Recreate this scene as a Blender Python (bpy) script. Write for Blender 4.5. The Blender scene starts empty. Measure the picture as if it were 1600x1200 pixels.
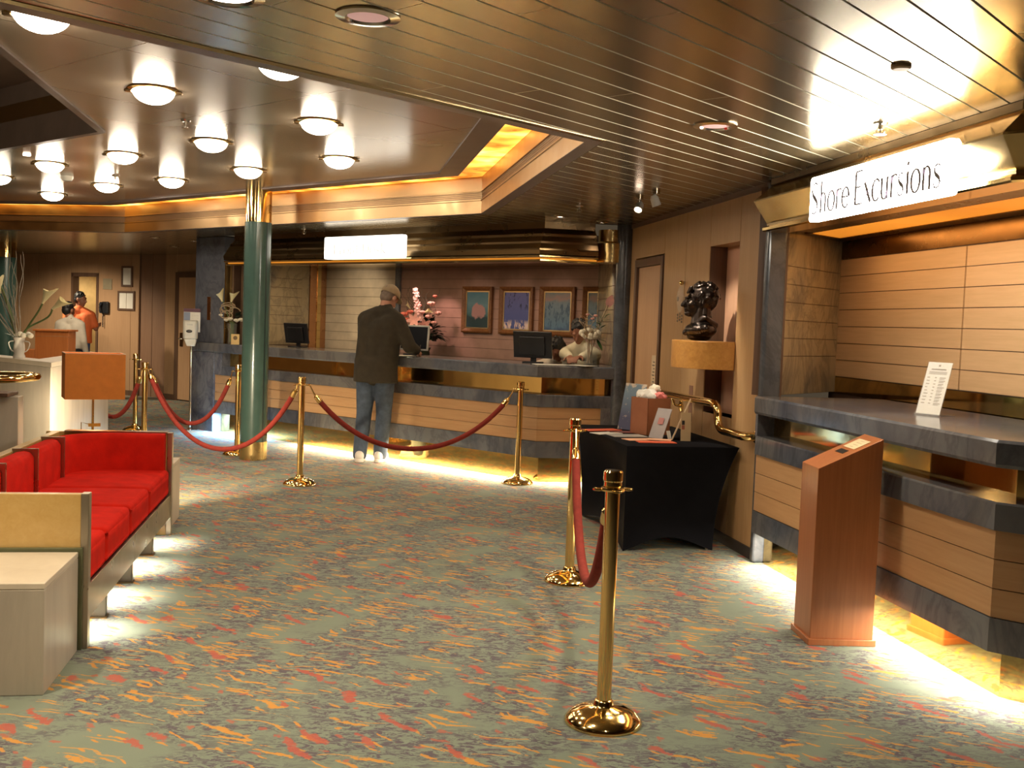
import bpy, bmesh, math, random
from mathutils import Vector, Matrix, Euler, Quaternion
random.seed(7)
PI = math.pi
scene = bpy.context.scene
COL = scene.collection

# ------------------------------------------------------------------ helpers
def tag(o, label=None, cat=None, group=None, kind=None):
    if label: o['label'] = label
    if cat: o['category'] = cat
    if group: o['group'] = group
    if kind: o['kind'] = kind
    return o

def thing(name, label, cat, loc=(0, 0, 0), rot=0.0, group=None):
    o = bpy.data.objects.new(name, None)
    o.empty_display_size = 0.1
    COL.objects.link(o)
    o.location = loc
    o.rotation_euler = (0, 0, rot)
    return tag(o, label, cat, group)

def copy_tree(o, parent=None):
    c = o.copy(); COL.objects.link(c); c.parent = parent
    for ch in list(o.children):
        copy_tree(ch, c)
    return c

class MB:
    """collects shapes into one mesh"""
    def __init__(self):
        self.bm = bmesh.new(); self.mi = 0
    def _faces(self, fs):
        for f in fs: f.material_index = self.mi
    def poly(self, pts):
        vs = [self.bm.verts.new(p) for p in pts]
        f = self.bm.faces.new(vs); f.material_index = self.mi
        return f
    def box(self, x0, x1, y0, y1, z0, z1, M=None):
        c = [(x, y, z) for z in (z0, z1) for y in (y0, y1) for x in (x0, x1)]
        return self.hexa(c, M)
    def hexa(self, c, M=None):
        vs = [self.bm.verts.new((M @ Vector(p)) if M else p) for p in c]
        for q in ((0, 2, 3, 1), (4, 5, 7, 6), (0, 1, 5, 4), (2, 6, 7, 3), (0, 4, 6, 2), (1, 3, 7, 5)):
            f = self.bm.faces.new([vs[i] for i in q]); f.material_index = self.mi
        return self
    def prism(self, pts, z0, z1, M=None):
        """polygon in xy extruded in z"""
        n = len(pts)
        def v(p, z):
            q = Vector((p[0], p[1], z)); return self.bm.verts.new(M @ q if M else q)
        a = [v(p, z0) for p in pts]; b = [v(p, z1) for p in pts]
        fs = [self.bm.faces.new(a[::-1]), self.bm.faces.new(b)]
        for i in range(n):
            j = (i + 1) % n
            fs.append(self.bm.faces.new((a[i], a[j], b[j], b[i])))
        self._faces(fs); return self
    def lathe(self, prof, seg=32, M=None, cap=True):
        rings = []
        for r, z in prof:
            if r < 1e-6:
                p = Vector((0, 0, z)); rings.append([self.bm.verts.new(M @ p if M else p)])
            else:
                ring = []
                for k in range(seg):
                    a = 2 * PI * k / seg
                    p = Vector((r * math.cos(a), r * math.sin(a), z))
                    ring.append(self.bm.verts.new(M @ p if M else p))
                rings.append(ring)
        fs = []
        for a, b in zip(rings, rings[1:]):
            for k in range(seg):
                l = (k + 1) % seg
                if len(a) == 1 and len(b) == 1: continue
                if len(a) == 1: fs.append(self.bm.faces.new((a[0], b[l], b[k])))
                elif len(b) == 1: fs.append(self.bm.faces.new((a[k], a[l], b[0])))
                else: fs.append(self.bm.faces.new((a[k], a[l], b[l], b[k])))
        if cap:
            if len(rings[0]) > 2: fs.append(self.bm.faces.new(rings[0][::-1]))
            if len(rings[-1]) > 2: fs.append(self.bm.faces.new(rings[-1]))
        self._faces(fs); return self
    def tube(self, pts, r, seg=10, closed=False):
        pts = [Vector(p) for p in pts]; n = len(pts)
        rs = r if isinstance(r, (list, tuple)) else [r] * n
        rings = []; up = None
        for i, p in enumerate(pts):
            if closed: t = pts[(i + 1) % n] - pts[i - 1]
            else: t = pts[min(i + 1, n - 1)] - pts[max(i - 1, 0)]
            if t.length < 1e-9: t = Vector((0, 0, 1))
            t.normalize()
            if up is None:
                up = Vector((0, 0, 1)) if abs(t.z) < 0.9 else Vector((1, 0, 0))
            u = (up - t * up.dot(t))
            if u.length < 1e-5: u = t.orthogonal()
            u.normalize(); w = t.cross(u); up = u
            rings.append([self.bm.verts.new(p + (u * math.cos(2 * PI * k / seg) + w * math.sin(2 * PI * k / seg)) * rs[i]) for k in range(seg)])
        fs = []
        pairs = list(zip(rings, rings[1:]))
        if closed: pairs.append((rings[-1], rings[0]))
        for a, b in pairs:
            for k in range(seg):
                l = (k + 1) % seg
                fs.append(self.bm.faces.new((a[k], a[l], b[l], b[k])))
        if not closed:
            fs.append(self.bm.faces.new(rings[0][::-1])); fs.append(self.bm.faces.new(rings[-1]))
        self._faces(fs); return self
    def ball(self, c, r, seg=12, rings=8, rot=None):
        """ellipsoid"""
        r = r if isinstance(r, (tuple, list)) else (r, r, r)
        c = Vector(c); R = rot.to_matrix() if rot is not None else Matrix.Identity(3)
        prof = [(math.sin(PI * i / rings), -math.cos(PI * i / rings)) for i in range(rings + 1)]
        M = Matrix.Translation(c) @ R.to_4x4() @ Matrix.Diagonal((r[0], r[1], r[2], 1))
        prof[0] = (0, -1); prof[-1] = (0, 1)
        return self.lathe(prof, seg, M)
    def capsule(self, a, b, ra, rb, seg=14):
        a = Vector(a); b = Vector(b); d = b - a; L = max(d.length, 1e-5)
        q = Vector((0, 0, 1)).rotation_difference(d)
        M = Matrix.Translation(a) @ q.to_matrix().to_4x4()
        prof = [(0, -ra)] + [(ra * math.sin(PI / 2 * i / 4), -ra * math.cos(PI / 2 * i / 4)) for i in (1, 2, 3)] + [(ra, 0), (rb, L)]
        prof += [(rb * math.cos(PI / 2 * i / 4), L + rb * math.sin(PI / 2 * i / 4)) for i in (1, 2, 3)] + [(0, L + rb)]
        return self.lathe(prof, seg, M)
    def sweep(self, prof, path, closed_profile=True):
        """prof: (outward, z) points; path: (x, y) points of a line whose outward side is its LEFT; mitred"""
        n = len(path); rows = []
        P = [Vector(p) for p in path]
        for i, p in enumerate(P):
            ns = []
            if i > 0: d = (P[i] - P[i - 1]).normalized(); ns.append(Vector((-d.y, d.x)))
            if i < n - 1: d = (P[i + 1] - P[i]).normalized(); ns.append(Vector((-d.y, d.x)))
            m = ns[0] if len(ns) == 1 else (ns[0] + ns[1]) / (1 + ns[0].dot(ns[1]))
            rows.append([self.bm.verts.new((p.x + m.x * o, p.y + m.y * o, z)) for o, z in prof])
        k = len(prof); fs = []
        for a, b in zip(rows, rows[1:]):
            for i in range(k if closed_profile else k - 1):
                j = (i + 1) % k
                fs.append(self.bm.faces.new((a[i], b[i], b[j], a[j])))
        if closed_profile:
            fs.append(self.bm.faces.new(rows[0])); fs.append(self.bm.faces.new(rows[-1][::-1]))
        self._faces(fs); return self
    def obj(self, name, mats, parent=None, smooth=35, bevel=0.0, seg=2, loc=None, rot=0.0, fix=True, subsurf=0):
        bm = self.bm
        if fix: bmesh.ops.recalc_face_normals(bm, faces=bm.faces)
        me = bpy.data.meshes.new(name)
        bm.to_mesh(me); bm.free()
        for m in (mats if isinstance(mats, (list, tuple)) else [mats]): me.materials.append(m)
        if smooth:
            for p in me.polygons: p.use_smooth = True
            me.set_sharp_from_angle(angle=math.radians(smooth))
        o = bpy.data.objects.new(name, me); COL.objects.link(o)
        if parent: o.parent = parent
        if loc is not None: o.location = loc
        if rot: o.rotation_euler = (0, 0, rot)
        if bevel:
            b = o.modifiers.new('bevel', 'BEVEL'); b.width = bevel; b.segments = seg
            b.limit_method = 'ANGLE'; b.angle_limit = math.radians(40)
        if subsurf:
            s = o.modifiers.new('sub', 'SUBSURF'); s.levels = subsurf; s.render_levels = subsurf
        return o
    def remesh(self, name, mats, parent=None, voxel=0.012, iters=4, loc=None):
        """one continuous skin around all the shapes collected"""
        bmesh.ops.recalc_face_normals(self.bm, faces=self.bm.faces)
        me = bpy.data.meshes.new('tmp'); self.bm.to_mesh(me); self.bm.free()
        t = bpy.data.objects.new('tmp', me); COL.objects.link(t)
        r = t.modifiers.new('r', 'REMESH'); r.mode = 'VOXEL'; r.voxel_size = voxel
        if iters:
            s = t.modifiers.new('s', 'SMOOTH'); s.factor = 0.5; s.iterations = iters
        dg = bpy.context.evaluated_depsgraph_get(); dg.update()
        out = bpy.data.meshes.new_from_object(t.evaluated_get(dg))
        bpy.data.objects.remove(t); bpy.data.meshes.remove(me)
        out.name = name; out.materials.clear()
        for m in (mats if isinstance(mats, (list, tuple)) else [mats]): out.materials.append(m)
        for p in out.polygons: p.use_smooth = True
        o = bpy.data.objects.new(name, out); COL.objects.link(o)
        if parent: o.parent = parent
        if loc is not None: o.location = loc
        return o

# ------------------------------------------------------------------ materials
def new_mat(name):
    m = bpy.data.materials.new(name); m.use_nodes = True
    nt = m.node_tree; nt.nodes.clear()
    out = nt.nodes.new('ShaderNodeOutputMaterial')
    b = nt.nodes.new('ShaderNodeBsdfPrincipled')
    nt.links.new(b.outputs[0], out.inputs[0])
    return m, nt, b

def lk(nt, a, b): nt.links.new(a, b)

def setv(nt, sock, v):
    if hasattr(v, 'links'): nt.links.new(v, sock)
    else: sock.default_value = v

def rgb(r, g, b): return (r, g, b, 1.0)

def coords(nt, scale=(1, 1, 1), rot=(0, 0, 0), loc=(0, 0, 0)):
    tc = nt.nodes.new('ShaderNodeTexCoord'); mp = nt.nodes.new('ShaderNodeMapping')
    lk(nt, tc.outputs['Object'], mp.inputs[0])
    mp.inputs['Location'].default_value = loc
    mp.inputs['Rotation'].default_value = rot; mp.inputs['Scale'].default_value = scale
    return mp.outputs[0]

def noise(nt, vec, scale, detail=4, rough=0.55, dist=0.0):
    n = nt.nodes.new('ShaderNodeTexNoise'); lk(nt, vec, n.inputs['Vector'])
    n.inputs['Scale'].default_value = scale; n.inputs['Detail'].default_value = detail
    n.inputs['Roughness'].default_value = rough; n.inputs['Distortion'].default_value = dist
    return n

def ramp(nt, fac, stops, interp='LINEAR'):
    r = nt.nodes.new('ShaderNodeValToRGB'); r.color_ramp.interpolation = interp
    el = r.color_ramp.elements
    while len(el) > 1: el.remove(el[0])
    el[0].position, el[0].color = stops[0][0], stops[0][1]
    for p, c in stops[1:]:
        e = el.new(p); e.color = c
    lk(nt, fac, r.inputs[0]); return r.outputs[0]

def bw(v): return (v, v, v, 1.0)

def mixc(nt, fac, a, b, mode='MIX'):
    m = nt.nodes.new('ShaderNodeMix'); m.data_type = 'RGBA'; m.blend_type = mode
    setv(nt, m.inputs[0], fac); setv(nt, m.inputs[6], a); setv(nt, m.inputs[7], b)
    return m.outputs[2]

def math_(nt, op, a, b=0.0):
    m = nt.nodes.new('ShaderNodeMath'); m.operation = op
    setv(nt, m.inputs[0], a); setv(nt, m.inputs[1], b)
    return m.outputs[0]

def bump(nt, b, h, strength=0.2, dist=0.01):
    bp = nt.nodes.new('ShaderNodeBump'); bp.inputs['Strength'].default_value = strength
    bp.inputs['Distance'].default_value = dist
    lk(nt, h, bp.inputs['Height']); lk(nt, bp.outputs[0], b.inputs['Normal'])

def plain(name, c, rough=0.5, metal=0.0, var=0.12, scale=6.0, bumpy=0.0, spec=None, sheen=0.0, coat=0.0):
    """a colour with slight procedural variation in tone and gloss"""
    m, nt, b = new_mat(name)
    n = noise(nt, coords(nt), scale, 3)
    lo = tuple(max(0, x * (1 - var)) for x in c); hi = tuple(min(1, x * (1 + var)) for x in c)
    lk(nt, ramp(nt, n.outputs[0], [(0.3, rgb(*lo)), (0.7, rgb(*hi))]), b.inputs['Base Color'])
    b.inputs['Roughness'].default_value = rough; b.inputs['Metallic'].default_value = metal
    if spec is not None: b.inputs['Specular IOR Level'].default_value = spec
    if sheen: b.inputs['Sheen Weight'].default_value = sheen
    if coat: b.inputs['Coat Weight'].default_value = coat; b.inputs['Coat Roughness'].default_value = 0.1
    if bumpy: bump(nt, b, noise(nt, coords(nt), scale * 12, 3).outputs[0], bumpy, 0.004)
    return m

def wood(name, c1, c2, rough=0.35, grain=(22, 22, 1.2), coat=0.0, fig=0.0):
    m, nt, b = new_mat(name)
    n = noise(nt, coords(nt, grain), 2.2, 6, 0.6, 0.3)
    n2 = noise(nt, coords(nt, tuple(g * 0.12 for g in grain)), 2.0, 2)
    f = math_(nt, 'ADD', math_(nt, 'MULTIPLY', n.outputs[0], 0.65), math_(nt, 'MULTIPLY', n2.outputs[0], 0.35))
    if fig:
        n3 = noise(nt, coords(nt), 26, 4, 0.6, 1.4)
        f = math_(nt, 'ADD', math_(nt, 'MULTIPLY', f, 1 - fig), math_(nt, 'MULTIPLY', n3.outputs[0], fig))
    lk(nt, ramp(nt, f, [(0.32, rgb(*c1)), (0.68, rgb(*c2))]), b.inputs['Base Color'])
    b.inputs['Roughness'].default_value = rough
    if coat: b.inputs['Coat Weight'].default_value = coat; b.inputs['Coat Roughness'].default_value = 0.15
    return m

def marble(name, base, dark, warm, rough=0.12, scale=1.0, amount=0.5):
    m, nt, b = new_mat(name)
    v = coords(nt, (1.0 * scale, 1.0 * scale, 0.6 * scale), (0.3, 0.5, 0.4))
    big = noise(nt, v, 1.6, 6, 0.62, 1.2)
    vein = noise(nt, v, 2.6, 8, 0.6, 2.2)
    vv = math_(nt, 'ABSOLUTE', math_(nt, 'SUBTRACT', vein.outputs[0], 0.5))
    vmask = ramp(nt, vv, [(0.0, bw(1)), (0.06, bw(0))])
    wm = noise(nt, v, 0.9, 4, 0.5, 0.6)
    c = ramp(nt, big.outputs[0], [(0.32, rgb(*dark)), (0.55, rgb(*base))])
    c = mixc(nt, math_(nt, 'MULTIPLY', ramp(nt, wm.outputs[0], [(0.42, bw(0)), (0.62, bw(1))]), amount), c, rgb(*warm))
    c = mixc(nt, math_(nt, 'MULTIPLY', vmask, 0.30), c, rgb(*[x * 0.45 for x in dark]))
    lk(nt, c, b.inputs['Base Color']); b.inputs['Roughness'].default_value = rough
    return m

def metal(name, c, rough=0.15, var=0.06, brushed=False):
    m, nt, b = new_mat(name)
    b.inputs['Metallic'].default_value = 1.0
    n = noise(nt, coords(nt, (1, 1, 14) if brushed else (1, 1, 1)), 5.0, 4)
    lk(nt, ramp(nt, n.outputs[0], [(0.3, rgb(*[x * (1 - var) for x in c])), (0.7, rgb(*c))]), b.inputs['Base Color'])
    lk(nt, ramp(nt, n.outputs[0], [(0.3, bw(rough * 0.8)), (0.7, bw(rough * 1.25))]), b.inputs['Roughness'])
    return m

def emit(name, c, s, var=0.0, scale=1.0, dark=None):
    """a lamp's own glowing surface"""
    m, nt, b = new_mat(name)
    b.inputs['Base Color'].default_value = rgb(*c); b.inputs['Roughness'].default_value = 0.4
    b.inputs['Emission Strength'].default_value = s
    if s > 1.5: m.cycles.emission_sampling = 'FRONT_BACK'
    if var:
        n = noise(nt, coords(nt), scale, 2)
        d = dark or tuple(x * (1 - var) for x in c)
        lk(nt, ramp(nt, n.outputs[0], [(0.35, rgb(*d)), (0.62, rgb(*c))]), b.inputs['Emission Color'])
    else: b.inputs['Emission Color'].default_value = rgb(*c)
    return m

def glass(name, c=(1, 1, 1), rough=0.02):
    m, nt, b = new_mat(name)
    n = noise(nt, coords(nt), 3.0, 2)
    lk(nt, ramp(nt, n.outputs[0], [(0.3, rgb(*[x * 0.97 for x in c])), (0.7, rgb(*c))]), b.inputs['Base Color'])
    b.inputs['Roughness'].default_value = rough; b.inputs['Transmission Weight'].default_value = 1.0
    b.inputs['IOR'].default_value = 1.35
    return m

def carpet_material():
    m, nt, b = new_mat('carpet')
    def strokes(az, L, W, thr, keep, seed, soft=0.05, rag=0.25):
        # elongated brush marks: cells stretched along a direction, some of them filled
        ang = math.radians(90 - az)
        tc = nt.nodes.new('ShaderNodeTexCoord')
        mp = nt.nodes.new('ShaderNodeMapping'); mp.vector_type = 'TEXTURE'
        wn = noise(nt, coords(nt, (1, 1, 1), (0, 0, 0), (seed, 2.0 * seed, 0)), 3.2, 2)
        wv = nt.nodes.new('ShaderNodeVectorMath'); wv.operation = 'MULTIPLY_ADD'
        lk(nt, wn.outputs['Color'], wv.inputs[0]); wv.inputs[1].default_value = (0.16, 0.16, 0.0); lk(nt, tc.outputs['Object'], wv.inputs[2])
        lk(nt, wv.outputs[0], mp.inputs[0])
        mp.inputs['Rotation'].default_value = (0, 0, ang); mp.inputs['Location'].default_value = (seed, seed * 0.37, 0)
        mp.inputs['Scale'].default_value = (L * 0.85, W * 0.85, 1)
        nz = noise(nt, coords(nt, (1, 1, 1), (0, 0, 0), (seed * 3.1, 0, 0)), 5.0, 5, 0.6)
        off = nt.nodes.new('ShaderNodeVectorMath'); off.operation = 'SUBTRACT'
        lk(nt, nz.outputs['Color'], off.inputs[0]); off.inputs[1].default_value = (0.5, 0.5, 0.5)
        sc = nt.nodes.new('ShaderNodeVectorMath'); sc.operation = 'SCALE'; lk(nt, off.outputs[0], sc.inputs[0]); sc.inputs['Scale'].default_value = rag / 0.25
        ad = nt.nodes.new('ShaderNodeVectorMath'); ad.operation = 'ADD'
        lk(nt, mp.outputs[0], ad.inputs[0]); lk(nt, sc.outputs[0], ad.inputs[1])
        vo = nt.nodes.new('ShaderNodeTexVoronoi'); vo.voronoi_dimensions = '2D'; vo.feature = 'F1'
        lk(nt, ad.outputs[0], vo.inputs['Vector']); vo.inputs['Scale'].default_value = 1.0
        fine = noise(nt, coords(nt), 55, 4, 0.65)
        d = math_(nt, 'ADD', vo.outputs['Distance'], math_(nt, 'MULTIPLY', math_(nt, 'SUBTRACT', fine.outputs[0], 0.5), 0.35))
        mask = ramp(nt, d, [(thr - soft, bw(1)), (thr + soft, bw(0))])
        sep = nt.nodes.new('ShaderNodeSeparateColor'); lk(nt, vo.outputs['Color'], sep.inputs[0])
        sel = math_(nt, 'LESS_THAN', sep.outputs[0], keep)
        return math_(nt, 'MULTIPLY', mask, sel)
    base = ramp(nt, noise(nt, coords(nt), 1.3, 3).outputs[0], [(0.3, rgb(0.192, 0.226, 0.174)), (0.7, rgb(0.222, 0.256, 0.200))])
    # purple-grey flecks in patches
    pf = noise(nt, coords(nt, (9, 17, 1), (0, 0, math.radians(14))), 2.1, 8, 0.74, 1.2)
    pp = noise(nt, coords(nt), 2.6, 3, 0.5, 0.6)
    pm = math_(nt, 'MULTIPLY', ramp(nt, pf.outputs[0], [(0.47, bw(0)), (0.54, bw(1))]), ramp(nt, pp.outputs[0], [(0.36, bw(0)), (0.52, bw(1))]))
    c = mixc(nt, math_(nt, 'MULTIPLY', pm, 0.9), base, rgb(0.105, 0.082, 0.105))
    def lay(c, az, L, W, thr, keep, seed, rag, col, amt):
        return mixc(nt, math_(nt, 'MULTIPLY', strokes(az, L, W, thr, keep, seed, 0.035, rag), amt), c, rgb(*col))
    c = lay(c, 112, 0.36, 0.062, 0.19, 0.40, 3.3, 0.42, (0.58, 0.27, 0.055), 0.9)
    c = lay(c, 128, 0.22, 0.045, 0.17, 0.36, 8.1, 0.40, (0.56, 0.26, 0.06), 0.9)
    c = lay(c, 100, 0.50, 0.034, 0.15, 0.38, 5.7, 0.30, (0.56, 0.28, 0.07), 0.85)
    c = lay(c, 140, 0.42, 0.125, 0.165, 0.34, 1.9, 0.30, (0.42, 0.10, 0.07), 0.85)
    c = lay(c, 120, 0.16, 0.09, 0.14, 0.22, 6.4, 0.34, (0.42, 0.11, 0.07), 0.7)
    lk(nt, c, b.inputs['Base Color'])
    b.inputs['Roughness'].default_value = 0.95; b.inputs['Specular IOR Level'].default_value = 0.15
    bump(nt, b, noise(nt, coords(nt), 260, 2).outputs[0], 0.25, 0.004)
    return m

M = {}
M['carpet'] = carpet_material()
M['slat'] = plain('ceiling slat metal', (0.37, 0.295, 0.175), 0.22, 0.92, 0.05, 2.0)
M['slat_lip_lit'] = plain('slat edge paled as if lit', (0.62, 0.56, 0.40), 0.45, 0.2)  # side faces paler than the slats, imitating light caught on the lips
M['slat_gap'] = plain('ceiling void', (0.05, 0.045, 0.05), 0.8)
def lobby_ceiling():
    m, nt, b = new_mat('lobby ceiling panels')
    v = coords(nt, (1, 1, 1), (0, 0, math.radians(-50)))
    sep = nt.nodes.new('ShaderNodeSeparateXYZ'); lk(nt, v, sep.inputs[0])
    def line(s, off):
        f = math_(nt, 'FRACT', math_(nt, 'ADD', math_(nt, 'DIVIDE', s, 1.2), off))
        return math_(nt, 'LESS_THAN', math_(nt, 'ABSOLUTE', math_(nt, 'SUBTRACT', f, 0.5)), 0.005)
    g = math_(nt, 'MAXIMUM', line(sep.outputs[0], 0.2), line(sep.outputs[1], 0.4))
    n = noise(nt, coords(nt), 1.2, 3)
    c = ramp(nt, n.outputs[0], [(0.3, rgb(0.40, 0.335, 0.25)), (0.7, rgb(0.44, 0.37, 0.275))])
    c = mixc(nt, math_(nt, 'MULTIPLY', g, 0.55), c, rgb(0.12, 0.09, 0.06))
    lk(nt, c, b.inputs['Base Color'])
    b.inputs['Metallic'].default_value = 0.35; b.inputs['Roughness'].default_value = 0.2
    return m
M['lobby_ceil'] = lobby_ceiling()
M['fascia'] = metal('copper tinted fascia', (0.46, 0.31, 0.165), 0.36, 0.05)
M['trim_grey'] = plain('mauve grey trim', (0.16, 0.12, 0.11), 0.35, 0.4)
M['vent'] = plain('vent shadow line', (0.20, 0.13, 0.08), 0.5, 0.5)
M['brass'] = metal('polished brass', (0.86, 0.62, 0.26), 0.10)
M['brass_soft'] = metal('satin brass', (0.72, 0.52, 0.22), 0.24)
M['brass_mirror'] = metal('brass mirror', (0.74, 0.50, 0.18), 0.07, 0.12)
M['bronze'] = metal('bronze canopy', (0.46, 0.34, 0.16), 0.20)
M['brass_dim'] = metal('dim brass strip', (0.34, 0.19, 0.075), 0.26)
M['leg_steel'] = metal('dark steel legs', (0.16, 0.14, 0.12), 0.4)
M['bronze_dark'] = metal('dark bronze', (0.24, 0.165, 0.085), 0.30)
M['copper'] = metal('copper strip', (0.62, 0.33, 0.17), 0.25)
M['teal'] = plain('teal lacquer', (0.050, 0.098, 0.082), 0.25, 0.0, 0.1, coat=0.3)
M['wall_wood'] = wood('maple wall panel', (0.45, 0.265, 0.12), (0.55, 0.345, 0.17), 0.38)
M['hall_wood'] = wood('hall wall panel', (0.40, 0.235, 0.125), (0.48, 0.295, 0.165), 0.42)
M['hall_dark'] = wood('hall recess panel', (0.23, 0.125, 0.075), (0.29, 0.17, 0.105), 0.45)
M['panel_wood'] = wood('maple counter panel', (0.50, 0.28, 0.13), (0.60, 0.36, 0.18), 0.36, (1.5, 1.5, 24))
M['alcove_wood'] = wood('pale maple alcove panel', (0.60, 0.39, 0.20), (0.70, 0.47, 0.26), 0.36, (1.5, 1.5, 24))
M['beige_panel'] = plain('beige back panel', (0.58, 0.47, 0.33), 0.5)
M['pink_lit_panel'] = plain('back panel tinted by pink light', (0.36, 0.215, 0.165), 0.5)  # glow of pink spotlights put into the panel colour
M['door_wood'] = wood('door veneer', (0.50, 0.29, 0.155), (0.58, 0.355, 0.20), 0.4)
M['dark_wood'] = wood('dark door frame', (0.10, 0.055, 0.035), (0.16, 0.09, 0.055), 0.4)
M['baseboard'] = plain('dark baseboard', (0.04, 0.032, 0.03), 0.5)
M['burl'] = wood('burl shelf veneer', (0.46, 0.20, 0.045), (0.66, 0.34, 0.09), 0.3, (8, 8, 5), 0.3, 0.6)
M['cherry'] = wood('cherry kiosk veneer', (0.35, 0.115, 0.04), (0.46, 0.165, 0.06), 0.33, (26, 26, 1.2), 0.2)
M['orange_wood'] = wood('orange lectern veneer', (0.46, 0.13, 0.03), (0.60, 0.20, 0.05), 0.35, (18, 18, 1.4))
M['marble'] = marble('blue grey marble', (0.155, 0.165, 0.19), (0.055, 0.065, 0.095), (0.22, 0.18, 0.125), 0.14, 0.8, 0.45)
M['marble_blue'] = marble('slate blue marble', (0.17, 0.195, 0.25), (0.075, 0.09, 0.135), (0.22, 0.20, 0.18), 0.16, 0.8, 0.35)
M['marble_dark'] = marble('dark blue marble', (0.20, 0.21, 0.24), (0.07, 0.08, 0.125), (0.25, 0.21, 0.16), 0.12, 1.6, 0.3)
M['marble_warm'] = marble('honey veined marble', (0.40, 0.32, 0.20), (0.075, 0.085, 0.11), (0.42, 0.31, 0.16), 0.16, 0.9, 0.6)
M['marble_column'] = marble('blue grey pilaster', (0.11, 0.12, 0.135), (0.055, 0.062, 0.08), (0.14, 0.13, 0.11), 0.2, 1.2, 0.4)
def travertine(name, c1, c2, rough=0.3):
    m, nt, b = new_mat(name)
    n = noise(nt, coords(nt, (5, 5, 0.8)), 1.6, 6, 0.6, 0.4); n2 = noise(nt, coords(nt), 1.4, 3)
    f = math_(nt, 'ADD', math_(nt, 'MULTIPLY', n.outputs[0], 0.6), math_(nt, 'MULTIPLY', n2.outputs[0], 0.4))
    lk(nt, ramp(nt, f, [(0.34, rgb(*c1)), (0.62, rgb(*c2))]), b.inputs['Base Color']); b.inputs['Roughness'].default_value = rough
    return m
M['cream_stone'] = travertine('cream travertine', (0.58, 0.50, 0.39), (0.70, 0.62, 0.49))
M['grey_stone'] = travertine('grey travertine', (0.37, 0.32, 0.26), (0.53, 0.47, 0.38))
M['red'] = plain('red upholstery', (0.56, 0.014, 0.006), 0.9, 0, 0.14, 9, 0.3, spec=0.1)
M['gold_panel'] = wood('gold lacquer panel', (0.50, 0.31, 0.09), (0.60, 0.40, 0.15), 0.28, (6, 6, 6), 0.4, 0.4)
M['sofa_metal'] = metal('satin steel', (0.46, 0.41, 0.33), 0.32)
M['green_trim'] = plain('olive metal trim', (0.14, 0.15, 0.08), 0.35, 0.4)
M['rope'] = plain('red velvet rope', (0.25, 0.034, 0.024), 0.8, 0, 0.15, 20, 0.3, spec=0.2)
M['black_cloth'] = plain('black stretch cloth', (0.006, 0.006, 0.008), 0.9, 0, 0.1, 12, spec=0.08)
M['black_plastic'] = plain('black plastic', (0.014, 0.014, 0.016), 0.35)
M['screen'] = plain('dark screen', (0.02, 0.022, 0.028), 0.15)
M['silver'] = plain('silver plastic', (0.55, 0.53, 0.48), 0.4, 0.3)
M['chrome'] = metal('chrome', (0.75, 0.73, 0.68), 0.12)
M['white'] = plain('white plastic', (0.72, 0.69, 0.60), 0.4)
M['paper'] = plain('white paper', (0.78, 0.74, 0.66), 0.7, 0, 0.05)
M['cream_paper'] = plain('cream card', (0.66, 0.50, 0.32), 0.6, 0, 0.06)
M['beige_card'] = plain('tan card', (0.52, 0.38, 0.21), 0.6, 0, 0.06)
M['ink'] = plain('printed ink', (0.12, 0.10, 0.09), 0.7)
M['orange_paper'] = plain('orange paper', (0.80, 0.13, 0.05), 0.6, 0, 0.06)
M['peach_paper'] = plain('peach paper', (0.80, 0.42, 0.25), 0.6, 0, 0.08)
M['bronze_bust'] = metal('dark patinated bronze', (0.055, 0.042, 0.036), 0.30, 0.25)
M['skin'] = plain('skin', (0.52, 0.25, 0.16), 0.55, 0, 0.1, 14)
M['skin_dark'] = plain('tanned skin', (0.32, 0.13, 0.075), 0.5, 0, 0.1, 14)
M['hair_black'] = plain('black hair', (0.012, 0.010, 0.010), 0.45, 0, 0.3, 40, 0.4)
M['hair_grey'] = plain('grey hair', (0.20, 0.14, 0.10), 0.7, 0, 0.2, 40, 0.3)
M['jacket'] = plain('dark brown jacket', (0.034, 0.025, 0.013), 0.9, 0, 0.2, 14, 0.3)
M['jeans'] = plain('blue jeans', (0.055, 0.075, 0.11), 0.85, 0, 0.25, 18, 0.3)
M['jeans_blue'] = plain('bright blue jeans', (0.05, 0.09, 0.24), 0.85, 0, 0.2, 18)
M['shoe'] = plain('white trainers', (0.66, 0.60, 0.52), 0.55)
M['cap'] = plain('khaki cap', (0.34, 0.235, 0.13), 0.8, 0, 0.1, 18)
M['white_shirt'] = plain('white shirt', (0.66, 0.57, 0.46), 0.75, 0, 0.06, 10, 0.2)
M['cream_shirt'] = plain('cream shirt', (0.74, 0.66, 0.48), 0.75, 0, 0.06, 10, 0.2)
M['orange_shirt'] = plain('orange polo shirt', (0.82, 0.17, 0.045), 0.75, 0, 0.08, 10)
M['black_trousers'] = plain('black trousers', (0.012, 0.012, 0.014), 0.8)
M['leaf'] = plain('green leaf', (0.06, 0.15, 0.045), 0.45, 0, 0.3, 12)
M['leaf_dark'] = plain('dark foliage', (0.022, 0.035, 0.02), 0.5, 0, 0.4, 12)
M['stem'] = plain('plant stem', (0.10, 0.14, 0.04), 0.5)
M['twig'] = plain('pale twig', (0.42, 0.30, 0.18), 0.6, 0, 0.2, 20)
M['twig_grey'] = plain('grey twig', (0.30, 0.26, 0.20), 0.7, 0, 0.2, 20)
M['calla'] = plain('cream calla petal', (0.74, 0.66, 0.38), 0.5, 0, 0.08)
M['white_flower'] = plain('white flower', (0.80, 0.72, 0.56), 0.6, 0, 0.08, 20)
M['pink_flower'] = plain('pale pink petal', (0.85, 0.42, 0.36), 0.55, 0, 0.15, 16)
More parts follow.
